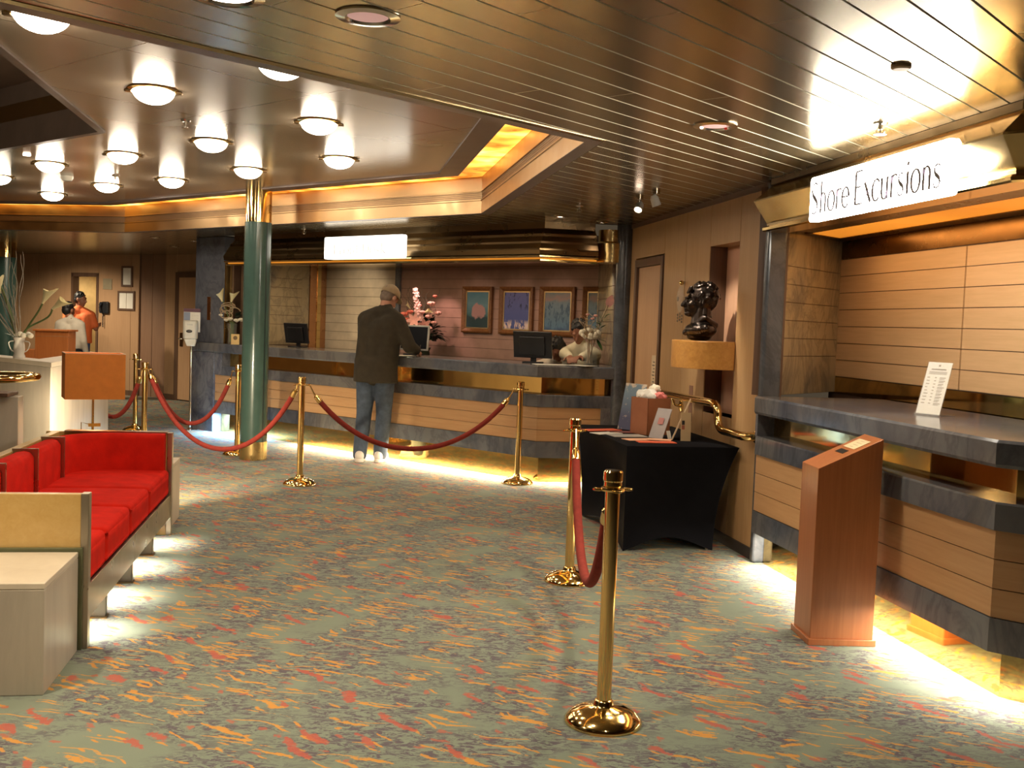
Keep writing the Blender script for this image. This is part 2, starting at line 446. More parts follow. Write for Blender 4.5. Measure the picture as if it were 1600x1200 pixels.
M['coral_flower'] = plain('coral petal', (0.80, 0.20, 0.14), 0.55, 0, 0.15, 16)
M['vase_white'] = plain('white ceramic', (0.72, 0.68, 0.60), 0.15)
M['frame_wood'] = wood('carved picture frame', (0.14, 0.055, 0.018), (0.28, 0.12, 0.04), 0.35, (20, 20, 20))
M['gilt'] = metal('gilt fillet', (0.72, 0.55, 0.30), 0.35)
M['shade'] = plain('orange lamp shade', (0.62, 0.21, 0.03), 0.8, 0, 0.06, 20)
M['glass'] = plain('clear glass', (0.60, 0.64, 0.60), 0.03, 0, 0.03)
M['glass'].node_tree.nodes['Principled BSDF'].inputs['Alpha'].default_value = 0.06
M['acrylic'] = plain('clear acrylic', (0.85, 0.82, 0.75), 0.05, 0, 0.03)
M['acrylic'].node_tree.nodes['Principled BSDF'].inputs['Alpha'].default_value = 0.14
M['hall_room'] = plain('beige room wall', (0.62, 0.47, 0.26), 0.6)
# ------------------------------------------------------------------ layout frames
A_ANG, C_ANG, B_ANG = math.radians(140), math.radians(100), math.radians(50)
AD = Vector((-0.7660, 0.6428)); AN = Vector((-0.6428, -0.7660))      # along the long desk (to the left), out into the lobby
CD = Vector((-0.1736, 0.9848)); CN = Vector((-0.9848, -0.1736))      # along the right wall (away), out into the lobby
BD = Vector((0.6428, 0.7660))
OC = Vector((1.64, 6.85)); OA = Vector((0.25, 9.90))
def fA(t, y, z=0.0): p = OA + AD * t + AN * y; return Vector((p.x, p.y, z))
def fC(s, y, z=0.0): p = OC + CD * s + CN * y; return Vector((p.x, p.y, z))
LA = (OA.x, OA.y, 0); LC = (OC.x, OC.y, 0)
CEIL = 2.49; UP = 2.80

def struct(o): return tag(o, kind='structure')

# floor
b = MB(); b.box(-14, 6, -4, 24, -0.06, 0); struct(b.obj('floor', M['carpet'], smooth=0))

# hole of the raised lobby ceiling (clockwise from above)
Pm, P0, P1, P2 = Vector((-9.2, 14.03)), Vector((-4.93, 13.17)), Vector((-0.33, 9.36)), Vector((0.335, 5.60))
P3 = P2 + Vector((-0.7046, -0.7096)) * 4.7
RING = [P3, P2, P1, P0, Pm]                 # walked so that the hole lies on the left
def inset(path, o):
    out = []; n = len(path)
    for i in range(n):
        ns = []
        if i > 0: d = (path[i] - path[i - 1]).normalized(); ns.append(Vector((-d.y, d.x)))
        if i < n - 1: d = (path[i + 1] - path[i]).normalized(); ns.append(Vector((-d.y, d.x)))
        m = ns[0] if len(ns) == 1 else (ns[0] + ns[1]) / (1 + ns[0].dot(ns[1]))
        out.append(path[i] + m * o)
    return out

def v3(p, z): return Vector((p[0], p[1], z))

# slatted metal ceiling, clipped to the parts of the plan around the hole
def slat_region(planes, brange, nrange):
    bm = bmesh.new()
    bd = Vector((0.656, 0.755)); nd = Vector((0.755, -0.656))
    w = 0.1505; k0 = math.floor(nrange[0] / w); k1 = math.ceil(nrange[1] / w)
    def bx(b0, b1, n0, n1, z0, z1, mi):
        vs = []
        for z in (z0, z1):
            for bb, nn in ((b0, n0), (b1, n0), (b1, n1), (b0, n1)):
                p = bd * bb + nd * nn; vs.append(bm.verts.new((p.x, p.y, z)))
        for q in ((3, 2, 1, 0), (4, 5, 6, 7), (0, 1, 5, 4), (1, 2, 6, 5), (2, 3, 7, 6), (3, 0, 4, 7)):
            f = bm.faces.new([vs[i] for i in q]); f.material_index = mi if (mi or q in ((3, 2, 1, 0), (4, 5, 6, 7))) else 2
    for k in range(k0, k1):
        n0 = k * w + 0.0122 - 0.001
        off = (k * 1.37) % 3.0
        x = brange[0] - off
        while x < brange[1]:
            bx(x, x + 2.997, n0, n0 + w - 0.010, CEIL, CEIL + 0.02, 0); x += 3.0
    bx(brange[0], brange[1], nrange[0], nrange[1], CEIL + 0.035, CEIL + 0.05, 1)
    for co, no in planes:            # keep the side the normal points away from
        bmesh.ops.bisect_plane(bm, geom=bm.verts[:] + bm.edges[:] + bm.faces[:], plane_co=v3(co, 0), plane_no=v3(no, 0), clear_outer=True)
    return bm
OUT = inset(RING, -0.10)
def side(i, inside):
    p, q = OUT[i], OUT[i + 1]; d = (q - p).normalized(); left = Vector((-d.y, d.x))
    return (p, -left if inside else left)
k_near_in, k_near_out = side(0, True), side(0, False)
k_c_in, k_c_out = side(1, True), side(1, False)
k_a_in, k_a_out = side(2, True), side(2, False)
k_m_out = side(3, False)
wallC = (OC, -CN); deskA = (OA + AN * -0.04, -AN)
cornerC = OC + CD * -2.57
regs = []
regs.append(([k_near_out, wallC, (cornerC, -CD)], (-6, 8), (-9, 3)))
regs.append(([k_near_out, (cornerC, CD), (cornerC, -AN)], (-6, 5), (-9, 6)))
regs.append(([k_near_in, k_c_out, (OC + CN * -0.02, -CN), (OA, AD * -1.0), deskA], (-2, 12), (-10, 0)))
retN = AD * -0.76 + AN * 0.65        # outward of the short return
regs.append(([k_near_in, k_c_out, (OC + CN * -0.02, -CN), (OA, AD), (OA - retN * 0.04, -retN)], (-2, 12), (-10, 0)))
tP = OA + AD * 5.74
regs.append(([k_near_in, k_c_in, k_a_out, (tP, AD), deskA], (0, 14), (-16, 0)))
regs.append(([k_near_in, k_c_in, k_a_out, (tP, -AD), (Vector((-6.2, 18.3)), Vector((0.5, 0.866)))], (-2, 18), (-24, -3)))
regs.append(([k_near_in, k_c_in, k_a_in, k_m_out, (Vector((-6.2, 18.3)), Vector((0.5, 0.866))), (Vector((-12.0, 0)), Vector((-1, 0)))], (-6, 18), (-26, -3)))
big = bmesh.new()
for pl, br, nr in regs:
    r = slat_region(pl, br, nr); me = bpy.data.meshes.new('t'); r.to_mesh(me); r.free(); big.from_mesh(me); bpy.data.meshes.remove(me)
b = MB(); b.bm.free(); b.bm = big
struct(b.obj('ceiling', [M['slat'], M['slat_gap'], M['slat_lip_lit']], smooth=0, fix=False))

# flat trim around the hole, fascia with vent grille, inner trim, lobby ceiling, higher opening
b = MB(); b.sweep([(0.0, CEIL - 0.008), (0.0, CEIL + 0.03), (-0.088, CEIL + 0.03), (-0.088, CEIL - 0.008)], RING)
struct(b.obj('trim_1', M['trim_grey'], smooth=0))
b = MB(); b.sweep([(-0.104, CEIL - 0.002), (-0.088, CEIL - 0.010), (-0.088, CEIL + 0.03), (-0.104, CEIL + 0.03)], RING)
struct(b.obj('trim_2', M['slat'], smooth=0))
b = MB()
b.sweep([(0.001, CEIL - 0.006), (0.001, 2.592), (0.010, 2.596), (0.010, 2.604), (-0.004, 2.606), (-0.004, 2.672), (0.010, 2.674), (0.010, 2.684), (0.001, 2.688), (0.001, UP + 0.008), (-0.03, UP + 0.008), (-0.03, CEIL - 0.006)], RING)
fas = struct(b.obj('trim_3', M['fascia'], smooth=0))
b = MB()
for k in range(4):
    z = 2.612 + k * 0.0155
    b.sweep([(-0.0039, z), (-0.0039, z + 0.009), (-0.001, z + 0.009), (-0.001, z)], RING)
b.obj('vent_grille', M['vent'], fas, smooth=0)
b = MB(); b.sweep([(0.225, UP - 0.012), (0.40, UP - 0.012), (0.40, UP + 0.03), (0.225, UP + 0.03)], RING)
struct(b.obj('trim_4', M['trim_grey'], smooth=0))

i02, i22 = inset(RING, 0.004), inset(RING, 0.223)
LP = [(1, 'amber ceiling light panel over the right wall side of the raised lobby ceiling'),
      (2, 'long thin amber light strip above the vent grille facing the reception desk'),
      (0, 'amber light panel along the near edge of the raised ceiling'),
      (3, 'amber light strip above the fascia at the far left')]
def amber(name, s):
    m, nt, bs = new_mat(name)
    v = coords(nt, (1, 1, 1), (0, 0, 0))
    n = noise(nt, v, 1.5, 2, 0.5); n2 = noise(nt, v, 3.2, 2)
    f = math_(nt, 'MULTIPLY', n.outputs[0], n2.outputs[0])
    lk(nt, ramp(nt, f, [(0.14, rgb(0.75, 0.20, 0.015)), (0.24, rgb(1.0, 0.40, 0.045)), (0.36, rgb(1.0, 0.60, 0.16))]), bs.inputs['Emission Color'])
    lk(nt, ramp(nt, f, [(0.14, bw(0.25)), (0.36, bw(1.0))]), bs.inputs['Roughness'])
    st = math_(nt, 'MULTIPLY', ramp(nt, f, [(0.14, bw(0.30)), (0.36, bw(1.0))]), s)
    lk(nt, st, bs.inputs['Emission Strength'])
    bs.inputs['Base Color'].default_value = rgb(0.6, 0.3, 0.08)
    return m
M['amber'] = amber('amber light lens', 3.6)
M['amber_soft'] = emit('amber soffit lens', (1.0, 0.36, 0.035), 0.62, 0.35, 0.9, (0.75, 0.24, 0.02))
for i, lab in LP:
    b = MB()
    q = [i02[i], i02[i + 1], i22[i + 1], i22[i]]
    b.prism([(p.x, p.y) for p in q], UP + 0.008, UP + 0.022)
    tag(b.obj('ceiling_light_panel', M['amber'], smooth=0), lab, 'ceiling light', 'amber light panels around the raised ceiling')

TRI = Vector((-3.03, 7.69)); T3 = TRI + AD * 6.6
o40 = inset(RING, 0.40)
d = (o40[0] - o40[1]).normalized()
# where the inner opening's long edge meets the near trim
A2 = Matrix(((d.x, CD.x), (d.y, CD.y))); sol = A2.inverted() @ (TRI - o40[1]); I2 = o40[1] + d * sol[0]
b = MB()
b.prism([tuple(p) for p in (o40[1], o40[2], TRI, I2)], UP, UP + 0.03)
b.prism([tuple(p) for p in (o40[2], o40[3], o40[4], T3, TRI)], UP, UP + 0.03)
struct(b.obj('ceiling', M['lobby_ceil'], smooth=0))
b = MB()
b.sweep([(0, UP - 0.012), (0.05, UP - 0.012), (0.05, UP + 0.5), (0, UP + 0.5)], [I2, TRI, T3])
b.prism([tuple(p) for p in (I2, TRI, T3, T3 + Vector((-3, -6)), I2 + Vector((-6, -1)))], 3.28, 3.32)
b.mi = 1
b.sweep([(0.051, 3.00), (0.057, 3.00), (0.057, 3.13), (0.051, 3.13)], [I2, TRI, T3])
struct(b.obj('trim_5', [plain('dark stairwell lining', (0.15, 0.11, 0.09), 0.35, 0.3), M['bronze']], smooth=0))

# ------------------------------------------------------------------ right wall
wr = MB()
T = 0.12
Z0, Z1 = 0.075, 2.452
def pan(s0, s1, z0, z1, y0=-T, y1=0.0): wr.box(s0 + 0.003, s1 - 0.003, y0, y1, z0, z1)
pan(-0.004, 0.49, Z0, Z1)
pan(0.49, 1.07, 2.145, Z1); pan(0.49, 1.07, Z0, 0.90); 
pan(1.07, 1.61, Z0, Z1); pan(1.61, 2.16, Z0, Z1)
pan(2.16, 3.02, 2.16, Z1); pan(3.0, 3.20, Z0, Z1)
wr.mi = 1
wr.box(0.0, 3.2, -T - 0.02, -0.006, 2.2, Z1); wr.box(1.07, 2.16, -T - 0.02, -0.006, Z0, 2.2); wr.box(0, 0.49, -T - 0.02, -0.006, Z0, 2.2); wr.box(0.49, 1.07, -T - 0.02, -0.006, Z0, 0.9)
wr.mi = 2
wr.box(0.47, 1.09, -0.18, -0.14, 0.85, 2.20)                    # niche back
wr.mi = 0
wr.box(1.0705, 1.083, -0.22, -0.003, 0.86, 2.19); wr.box(0.477, 0.4895, -0.22, -0.003, 0.86, 2.19); wr.box(0.47, 1.09, -0.22, -0.003, 2.146, 2.19); wr.box(0.47, 1.09, -0.22, -0.003, 0.86, 0.899)
w = struct(wr.obj('wall_right', [M['wall_wood'], M['dark_wood'], wood('pinkish niche back', (0.56, 0.31, 0.19), (0.64, 0.38, 0.25), 0.4)], smooth=0, loc=LC, rot=C_ANG))
b = MB(); b.box(0.0, 2.2, -0.05, 0.012, 0, 0.075); b.box(2.98, 3.2, -0.05, 0.012, 0, 0.075)
struct(b.obj('baseboard_right', M['baseboard'], smooth=0, loc=LC, rot=C_ANG))
b = MB(); b.box(0.0, 3.2, -0.05, 0.014, 2.452, CEIL)
struct(b.obj('trim_6', M['dark_wood'], smooth=0, loc=LC, rot=C_ANG))

# door in the right wall
b = MB(); b.box(2.22, 2.93, -0.045, -0.012, 0.012, 2.07)
dr = struct(b.obj('door_1', M['door_wood'], smooth=0, loc=LC, rot=C_ANG))
b = MB(); b.box(2.165, 2.22, -0.08, 0.016, 0, 2.145); b.box(2.93, 2.99, -0.08, 0.016, 0, 2.145); b.box(2.22, 2.93, -0.08, 0.016, 2.075, 2.145)
b.obj('door_frame', M['dark_wood'], dr, smooth=0, bevel=0.004)
for z in (0.3, 1.1, 1.78):
    b = MB(); b.lathe([(0.011, z), (0.011, z + 0.11)], 10, Matrix.Translation((2.226, 0.002, 0))); b.obj('hinge', M['brass_soft'], dr)
b = MB(); b.box(2.30, 2.42, -0.011, -0.008, 0.78, 1.28)
nt_ = tag(b.obj('door_notice', M['cream_paper'], smooth=0, loc=LC, rot=C_ANG), 'tall narrow cream notice fixed low on the closed door', 'notice')
b = MB()
for k in range(14): b.box(2.325, 2.395 - 0.015 * (k % 3), -0.008, -0.0072, 0.84 + k * 0.029, 0.848 + k * 0.029)
b.obj('printing', M['ink'], nt_, smooth=0)

# narrow marble edge at the end of the wall, and the blue column at its far end
b = MB(); b.box(-0.075, -0.012, -0.10, 0.035, 0.0, CEIL)
struct(b.obj('trim_7', M['marble_column'], smooth=0, bevel=0.02, seg=3, loc=LC, rot=C_ANG))
b = MB(); b.box(-0.012, -0.005, -0.10, 0.015, 0.0, CEIL)
struct(b.obj('trim_8', M['baseboard'], smooth=0, loc=LC, rot=C_ANG))
b = MB(); b.lathe([(0.085, 0), (0.085, CEIL)], 28, Matrix.Translation((1.035, 10.03, 0)))
struct(b.obj('wall_column', M['marble_column']))

# ------------------------------------------------------------------ counter on the right
RCP = [(-2.57 - 0.766 * 1.5, 0.05 - 0.643 * 1.5), (-2.57, 0.05), (-0.085, 0.05)]
def counter(root, path, zt, zl, zp, zm, kick, top_out, depth):
    """stone counter: top, brass mirror band, stone ledge, grooved wood, stone foot, brass kick plate"""
    b = MB(); b.sweep([(top_out, zt - 0.115), (top_out + 0.008, zt - 0.10), (top_out + 0.008, zt - 0.012), (top_out - 0.004, zt), (-depth, zt), (-depth, zt - 0.04), (-0.13, zt - 0.04), (-0.13, zt - 0.115)], path)
    b.obj('countertop', M['marble'], root, smooth=0)
    b = MB(); b.sweep([(-0.115, zl - 0.02), (-0.115, zt - 0.05), (-0.135, zt - 0.05), (-0.135, zl - 0.02)], path)
    b.obj('mirror_band', M['brass_mirror'], root, smooth=0)
    b = MB(); b.sweep([(0.012, zl - 0.118), (0.012, zl - 0.008), (0.004, zl), (-0.2, zl), (-0.2, zl - 0.118)], path)
    b.obj('ledge', M['marble'], root, smooth=0)
    h = (zl - 0.12 - zp) / 3
    for k in range(3):
        b = MB(); b.sweep([(0.0, zp + k * h + 0.004), (0.0, zp + (k + 1) * h - 0.0), (-0.03, zp + (k + 1) * h), (-0.03, zp + k * h + 0.004)], path)
        b.obj('front_panel', M['panel_wood'], root, smooth=0)
    b = MB(); b.sweep([(0.006, zm), (0.006, zp), (-0.2, zp), (-0.2, zm)], path)
    b.obj('stone_foot', M['marble'], root, smooth=0)
    b = MB(); b.sweep([(-kick, 0), (-kick, zm + 0.02), (-kick - 0.02, zm + 0.02), (-kick - 0.02, 0)], path)
    b.obj('kick_plate', M['brass_mirror'], root, smooth=0)
    b = MB(); b.sweep([(-0.03, zm + 0.02), (-0.03, zl - 0.02), (-0.22, zl - 0.02), (-0.22, zm + 0.02)], path)
    b.obj('carcass', M['dark_wood'], root, smooth=0)
rc = thing('service_counter', 'blue marble and maple counter under the lit Shore Excursions sign', 'counter', LC, C_ANG)
counter(rc, RCP, 1.10, 0.84, 0.352, 0.21, 0.085, 0.02, 0.86)
b = MB(); b.box(-0.085, -0.05, -0.42, 0.052, 0.835, 0.99); b.obj('end_block', M['marble_dark'], rc, smooth=0, bevel=0.003)

# alcove behind it
b = MB(); 
ang = math.atan2(BD.dot(CN), BD.dot(CD))
Ms = Matrix.Translation((-0.045, -0.03, 0)) @ Matrix.Rotation(ang, 4, 'Z')
def side_panels(b, Mx, L, z0, z1, grooves, back=0.12):
    zs = [z0] + grooves + [z1]
    b.mi = 1; b.box(0, L, -back, -0.006, z0, z1, Mx); b.mi = 0
    for a, c in zip(zs, zs[1:]): b.box(0.0, 0.10, -0.02, 0.0, a, c, Mx); b.box(0.10, L - 0.06, -0.02, 0.0, a + 0.002, c - 0.002, Mx); b.box(L - 0.06, L, -0.02, 0, a, c, Mx)
# normal of the splayed wall points back towards the lobby
Mflip = Ms @ Matrix.Diagonal((1, -1, 1, 1))
b2 = MB(); side_panels(b2, Mflip, 1.16, 1.10, 2.46, [1.36, 1.48, 1.60, 1.72, 1.84, 1.96])
struct(b2.obj('wall_alcove', [M['marble_warm'], M['dark_wood']], smooth=0, loc=LC, rot=C_ANG))
b = MB()
BY = -0.84
for x0, x1 in ((-3.9, -0.893), (-0.883, 0.72)):
    n = 7; z0 = 1.215; h = (2.06 - z0) / n
    for k in range(n): b.box(x0 + 0.002, x1 - 0.002, BY - 0.02, BY, z0 + k * h + 0.0025, z0 + (k + 1) * h - 0.0025)
b.mi = 1; b.box(-3.9, 0.74, BY - 0.06, BY - 0.009, 1.0, 2.5)
b.mi = 3; b.box(-3.9, 0.72, BY - 0.01, BY - 0.003, 2.066, 2.22); b.mi = 2; b.box(-3.9, 0.72, BY - 0.01, BY - 0.003, 1.095, 1.21)
struct(b.obj('wall_alcove', [M['alcove_wood'], M['dark_wood'], M['brass_mirror'], M['brass_dim']], smooth=0, loc=LC, rot=C_ANG))

# canopy of the right counter with its lit soffit
CAN = [(-2.57 - 0.766 * 1.5, 0.02 - 0.643 * 1.5), (-2.57, 0.02), (-0.13, 0.02)]
cp = thing('counter_canopy', 'polished bronze canopy with angled faces above the Shore Excursions counter', 'canopy', LC, C_ANG)
b = MB(); b.sweep([(-0.02, 2.47), (0.02, 2.455), (0.15, 2.345), (0.15, 2.335), (0.055, 2.205), (0.055, 2.19), (-0.10, 2.19), (-0.10, 2.47)], CAN)
b.obj('canopy_body', M['bronze'], cp, smooth=0)
b = MB(); b.sweep([(0.075, 2.152), (0.085, 2.16), (0.085, 2.176), (0.075, 2.186), (-0.08, 2.186), (-0.08, 2.152)], CAN)
b.obj('lip', M['brass'], cp, smooth=0)
b = MB(); b.sweep([(0.04, 2.452), (0.04, 2.488), (-0.1, 2.488), (-0.1, 2.452)], CAN); b.obj('top_rail', M['bronze_dark'], cp, smooth=0)
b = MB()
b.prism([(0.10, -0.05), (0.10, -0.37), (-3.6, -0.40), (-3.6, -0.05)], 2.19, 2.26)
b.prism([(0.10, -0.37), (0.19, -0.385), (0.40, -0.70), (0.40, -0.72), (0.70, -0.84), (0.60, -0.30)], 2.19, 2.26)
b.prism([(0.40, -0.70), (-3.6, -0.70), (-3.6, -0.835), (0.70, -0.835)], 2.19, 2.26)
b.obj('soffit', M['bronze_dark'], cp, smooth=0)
b = MB(); 
xs = [0.0, -0.62, -1.5, -2.4, -3.6]
for k, (a, c) in enumerate(zip(xs, xs[1:])):
    if k == 0: b.prism([(0.19, -0.385), (c + 0.003, -0.398), (c + 0.003, -0.70), (0.40, -0.70)], 2.194, 2.205)
    else: b.prism([(a - 0.003, -0.39), (c + 0.003, -0.40), (c + 0.003, -0.70), (a - 0.003, -0.70)], 2.194, 2.205)
b.obj('light_lens', M['amber_soft'], cp, smooth=0)

# ------------------------------------------------------------------ long reception desk
RL = 1.02
MCP = [(-0.65 * RL, -0.76 * RL), (0, 0), (5.74, 0)]
mc = thing('reception_desk', 'long blue marble and maple reception desk where the man in the cap stands', 'reception desk', LA, A_ANG)
counter(mc, MCP, 1.13, 0.85, 0.40, 0.245, 0.10, 0.04, 0.58)
b = MB(); b.box(5.27, 5.745, -0.10, 0.03, 0.0, 1.012); b.box(5.12, 5.27, -0.12, 0.014, 0.735, 1.012); b.obj('end_block', M['marble_dark'], mc, smooth=0, bevel=0.004)
b = MB(); b.sweep([(0.016, 0.25), (0.016, 0.735), (-0.02, 0.735), (-0.02, 0.25)], [(-0.65 * RL, -0.76 * RL), (-0.65 * 0.62, -0.76 * 0.62)]); b.obj('end_slab', M['marble_dark'], mc, smooth=0)

# its alcove: pillar, side walls, back wall, ceiling
b = MB(); b.box(5.30, 5.94, -0.56, -0.12, 0, CEIL)
pl = struct(b.obj('wall_pillar', M['marble_blue'], smooth=0, bevel=0.006, loc=LA, rot=A_ANG))
b = MB(); b.box(5.23, 5.27, -0.34, -0.22, 1.13, 2.12); b.obj('edge_strip', M['dark_wood'], pl, smooth=0)
b = MB(); b.box(5.272, 5.298, -0.30, -0.13, 1.13, 2.16); b.obj('edge_strip', M['brass_soft'], pl, smooth=0)
b = MB(); b.box(5.58, 5.65, -0.118, -0.112, 1.42, 1.72); b.obj('plate', M['copper'], pl, smooth=0)
b = MB()
Ms2 = Matrix.Translation((5.02, -0.24, 0)) @ Matrix.Rotation(-PI / 2, 4, 'Z')          # local x runs to the back, +y points left
Ms2 = Ms2 @ Matrix.Diagonal((1, -1, 1, 1))
b2 = MB(); 
zs = [1.13, 1.40, 1.52, 1.64, 1.76, 1.88, 2.00, 2.3]
for a, c in zip(zs, zs[1:]): b2.box(5.02, 5.05, -1.15, -0.24, a + 0.003, c - 0.003); b2.box(5.02, 5.05, -1.27, -1.152, a, c)
b2.mi = 1; b2.box(5.026, 5.10, -1.6, -0.24, 0, 2.4)
b2.mi = 2; b2.box(5.01, 5.03, -1.56, -1.28, 0.9, 2.3)
b2.mi = 3; b2.box(5.0, 5.03, -1.46, -1.40, 0.9, 2.3)
struct(b2.obj('wall_alcove', [M['marble_warm'], M['dark_wood'], M['copper'], M['brass']], smooth=0, loc=LA, rot=A_ANG))
WB = -1.58
b = MB()
n = 16; h = 0.118
for k in range(n):
    z = 0.62 + k * h
    b.mi = 0; b.box(3.64, 5.08, WB - 0.02, WB + 0.02, z + 0.002, z + h - 0.002)
    b.mi = 1; b.box(0.38, 3.56, WB - 0.02, WB, z + 0.002, z + h - 0.002)
b.mi = 2; b.box(0.36, 5.1, WB - 0.08, WB - 0.01, 0, CEIL); b.box(0.36, 5.08, WB - 0.02, WB - 0.004, 0.0, 0.62)
b.mi = 3; b.box(3.56, 3.64, WB - 0.02, WB + 0.035, 0.0, 2.5)
struct(b.obj('wall_back', [M['beige_panel'], M['pink_lit_panel'], plain('panel shadow gap', (0.10, 0.06, 0.05), 0.7), M['marble']], smooth=0, loc=LA, rot=A_ANG))
# right side of the alcove
p = Vector((1.03, 10.08)); q = Vector((0.90, 11.62)); dd = (q - p); Lq = dd.length; aq = math.atan2(dd.y, dd.x)
b2 = MB(); zs = [1.13, 1.33, 1.45, 1.57, 1.69, 1.81, 1.93, 2.3]
for a, c in zip(zs, zs[1:]): b2.box(0.30, Lq - 0.16, 0, 0.02, a + 0.003, c - 0.003); b2.box(0.0, 0.22, 0, 0.02, a, c); b2.box(Lq - 0.16, Lq, 0, 0.03, a, c)
b2.mi = 1; b2.box(-0.02, Lq, -0.08, 0.012, 0, 2.4)
b2.mi = 2; b2.box(0.225, 0.295, 0, 0.024, 1.13, 2.2)
struct(b2.obj('wall_alcove', [M['marble_warm'], M['dark_wood'], M['brass_soft']], smooth=0, loc=(p.x, p.y, 0), rot=aq))
b = MB(); b.prism([(-0.8, -0.98), (0.0, -0.12), (5.04, -0.12), (5.04, -1.56), (0.4, -1.56)], 2.17, 2.21)
struct(b.obj('ceiling', M['bronze'], smooth=0, loc=LA, rot=A_ANG))

CAN2 = [(-0.65 * 0.50, -0.76 * 0.50), (0, 0.0), (4.95, 0.0)]
cp2 = thing('counter_canopy', 'stepped dark bronze canopy running above the long reception desk', 'canopy', LA, A_ANG)
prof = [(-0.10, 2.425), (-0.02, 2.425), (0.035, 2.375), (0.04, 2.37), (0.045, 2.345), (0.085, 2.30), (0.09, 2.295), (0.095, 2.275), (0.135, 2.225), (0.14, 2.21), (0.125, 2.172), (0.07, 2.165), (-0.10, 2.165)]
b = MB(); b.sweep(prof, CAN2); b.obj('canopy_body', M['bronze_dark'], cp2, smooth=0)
b = MB(); b.sweep([(0.115, 2.14), (0.13, 2.148), (0.13, 2.16), (-0.1, 2.16), (-0.1, 2.14)], CAN2)
b.sweep([(0.085, 2.105), (0.10, 2.112), (0.10, 2.125), (-0.1, 2.125), (-0.1, 2.105)], CAN2)
b.obj('lip', M['brass'], cp2, smooth=0)
b = MB(); b.sweep([(-0.02, 2.425), (-0.02, 2.488), (-0.1, 2.488), (-0.1, 2.425)], CAN2); b.obj('top_rail', M['bronze_dark'], cp2, smooth=0)
b = MB(); b.sweep([(0.06, 2.1255), (0.07, 2.139), (-0.09, 2.139), (-0.09, 2.1255)], CAN2); b.obj('light_strip', M['amber_soft'], cp2, smooth=0)

# brass end cover between the canopy and the blue column
b = MB(); b.lathe([(0.145, 2.13), (0.145, 2.31), (0.12, 2.33), (0.12, 2.44)], 28, Matrix.Translation((0.90, 10.10, 0)))
struct(b.obj('trim_9', M['brass_soft']))

# ------------------------------------------------------------------ hall at the back left
F1, F2, F3, F4 = Vector((-12.5, 21.1)), Vector((-6.62, 18.45)), Vector((-6.05, 18.15)), Vector((-3.4, 16.1))
def seg_frame(p, q):
    d = q - p; return d.length, math.atan2(d.y, d.x)
L1, a1 = seg_frame(F1, F2)
# door opening of the lit back room, measured along the wall
def along(px_dir):
    # distance along F1-F2 where the sight line x/y = px_dir crosses the wall
    d = (F2 - F1); t = (px_dir * F1.y - F1.x) / (d.x - px_dir * d.y); return t * d.length
D0, D1 = along(-0.4235), along(-0.3975)
b = MB()
joints = [0.0, 0.7, 1.5, 2.3, 3.0, along(-0.478), along(-0.455), D0, D1, along(-0.3665), L1]
for a, c in zip(joints, joints[1:]):
    if abs(a - D0) < 1e-6: b.box(a, c, -0.02, 0.10, 2.14, CEIL); continue
    b.box(a + 0.004, c - 0.004, -0.02, 0.0, 0.09, CEIL)
b.mi = 1
for a, c in ((0, D0), (D1, L1)): b.box(a, c, 0.0, 0.10, 0, CEIL); b.box(a, c, -0.03, 0, 0, 0.09)
wl = struct(b.obj('wall_left', [M['hall_wood'], M['dark_wood']], smooth=0, loc=(F1.x, F1.y, 0), rot=a1))
b = MB(); b.box(D0, D0 + 0.05, -0.03, 0.11, 0, 2.14); b.box(D1 - 0.05, D1, -0.03, 0.11, 0, 2.14); b.box(D0, D1, -0.03, 0.11, 2.09, 2.16)
struct(b.obj('door_2', M['dark_wood'], smooth=0, loc=(F1.x, F1.y, 0), rot=a1))
# room behind the opening
b = MB(); b.box(D0 - 0.6, D1 + 0.8, 1.6, 1.66, 0, 2.6); b.box(D0 - 0.66, D0 - 0.6, 0.1, 1.66, 0, 2.6); b.box(D1 + 0.8, D1 + 0.86, 0.1, 1.66, 0, 2.6); b.box(D0 - 0.6, D1 + 0.8, 0.1, 1.66, 2.45, 2.5)
struct(b.obj('wall_room', M['hall_room'], smooth=0, loc=(F1.x, F1.y, 0), rot=a1))
# dark recess and the door wall
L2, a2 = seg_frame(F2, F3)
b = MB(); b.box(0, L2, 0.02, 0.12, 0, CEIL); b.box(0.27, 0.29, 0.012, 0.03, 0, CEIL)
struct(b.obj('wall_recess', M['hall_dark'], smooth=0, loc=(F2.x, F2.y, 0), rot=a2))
L3, a3 = seg_frame(F3, F4)
b = MB()
for a, c, z0 in ((0, 0.33, 0.09), (0.33, 1.45, 2.19), (1.45, 2.4, 0.09), (2.4, L3, 0.09)): b.box(a + 0.004, c - 0.004, -0.02, 0.0, z0, CEIL)
b.mi = 1; b.box(0, L3, 0, 0.10, 0, CEIL); b.box(0, 0.33, -0.03, 0, 0, 0.09)
struct(b.obj('wall_left', [M['hall_wood'], M['dark_wood']], smooth=0, loc=(F3.x, F3.y, 0), rot=a3))
b = MB(); b.box(0.44, 1.34, -0.05, -0.02, 0.02, 2.10)
d3 = struct(b.obj('door_3', M['door_wood'], smooth=0, loc=(F3.x, F3.y, 0), rot=a3))
b = MB(); b.box(0.34, 0.44, -0.06, -0.004, 0, 2.19); b.box(1.34, 1.44, -0.06, -0.004, 0, 2.19); b.box(0.44, 1.34, -0.06, -0.004, 2.10, 2.19); b.obj('door_frame', M['dark_wood'], d3, smooth=0)
b = MB(); b.box(0.50, 0.58, -0.062, -0.05, 0.93, 1.16); b.obj('lock_plate', M['bronze_dark'], d3, smooth=0)
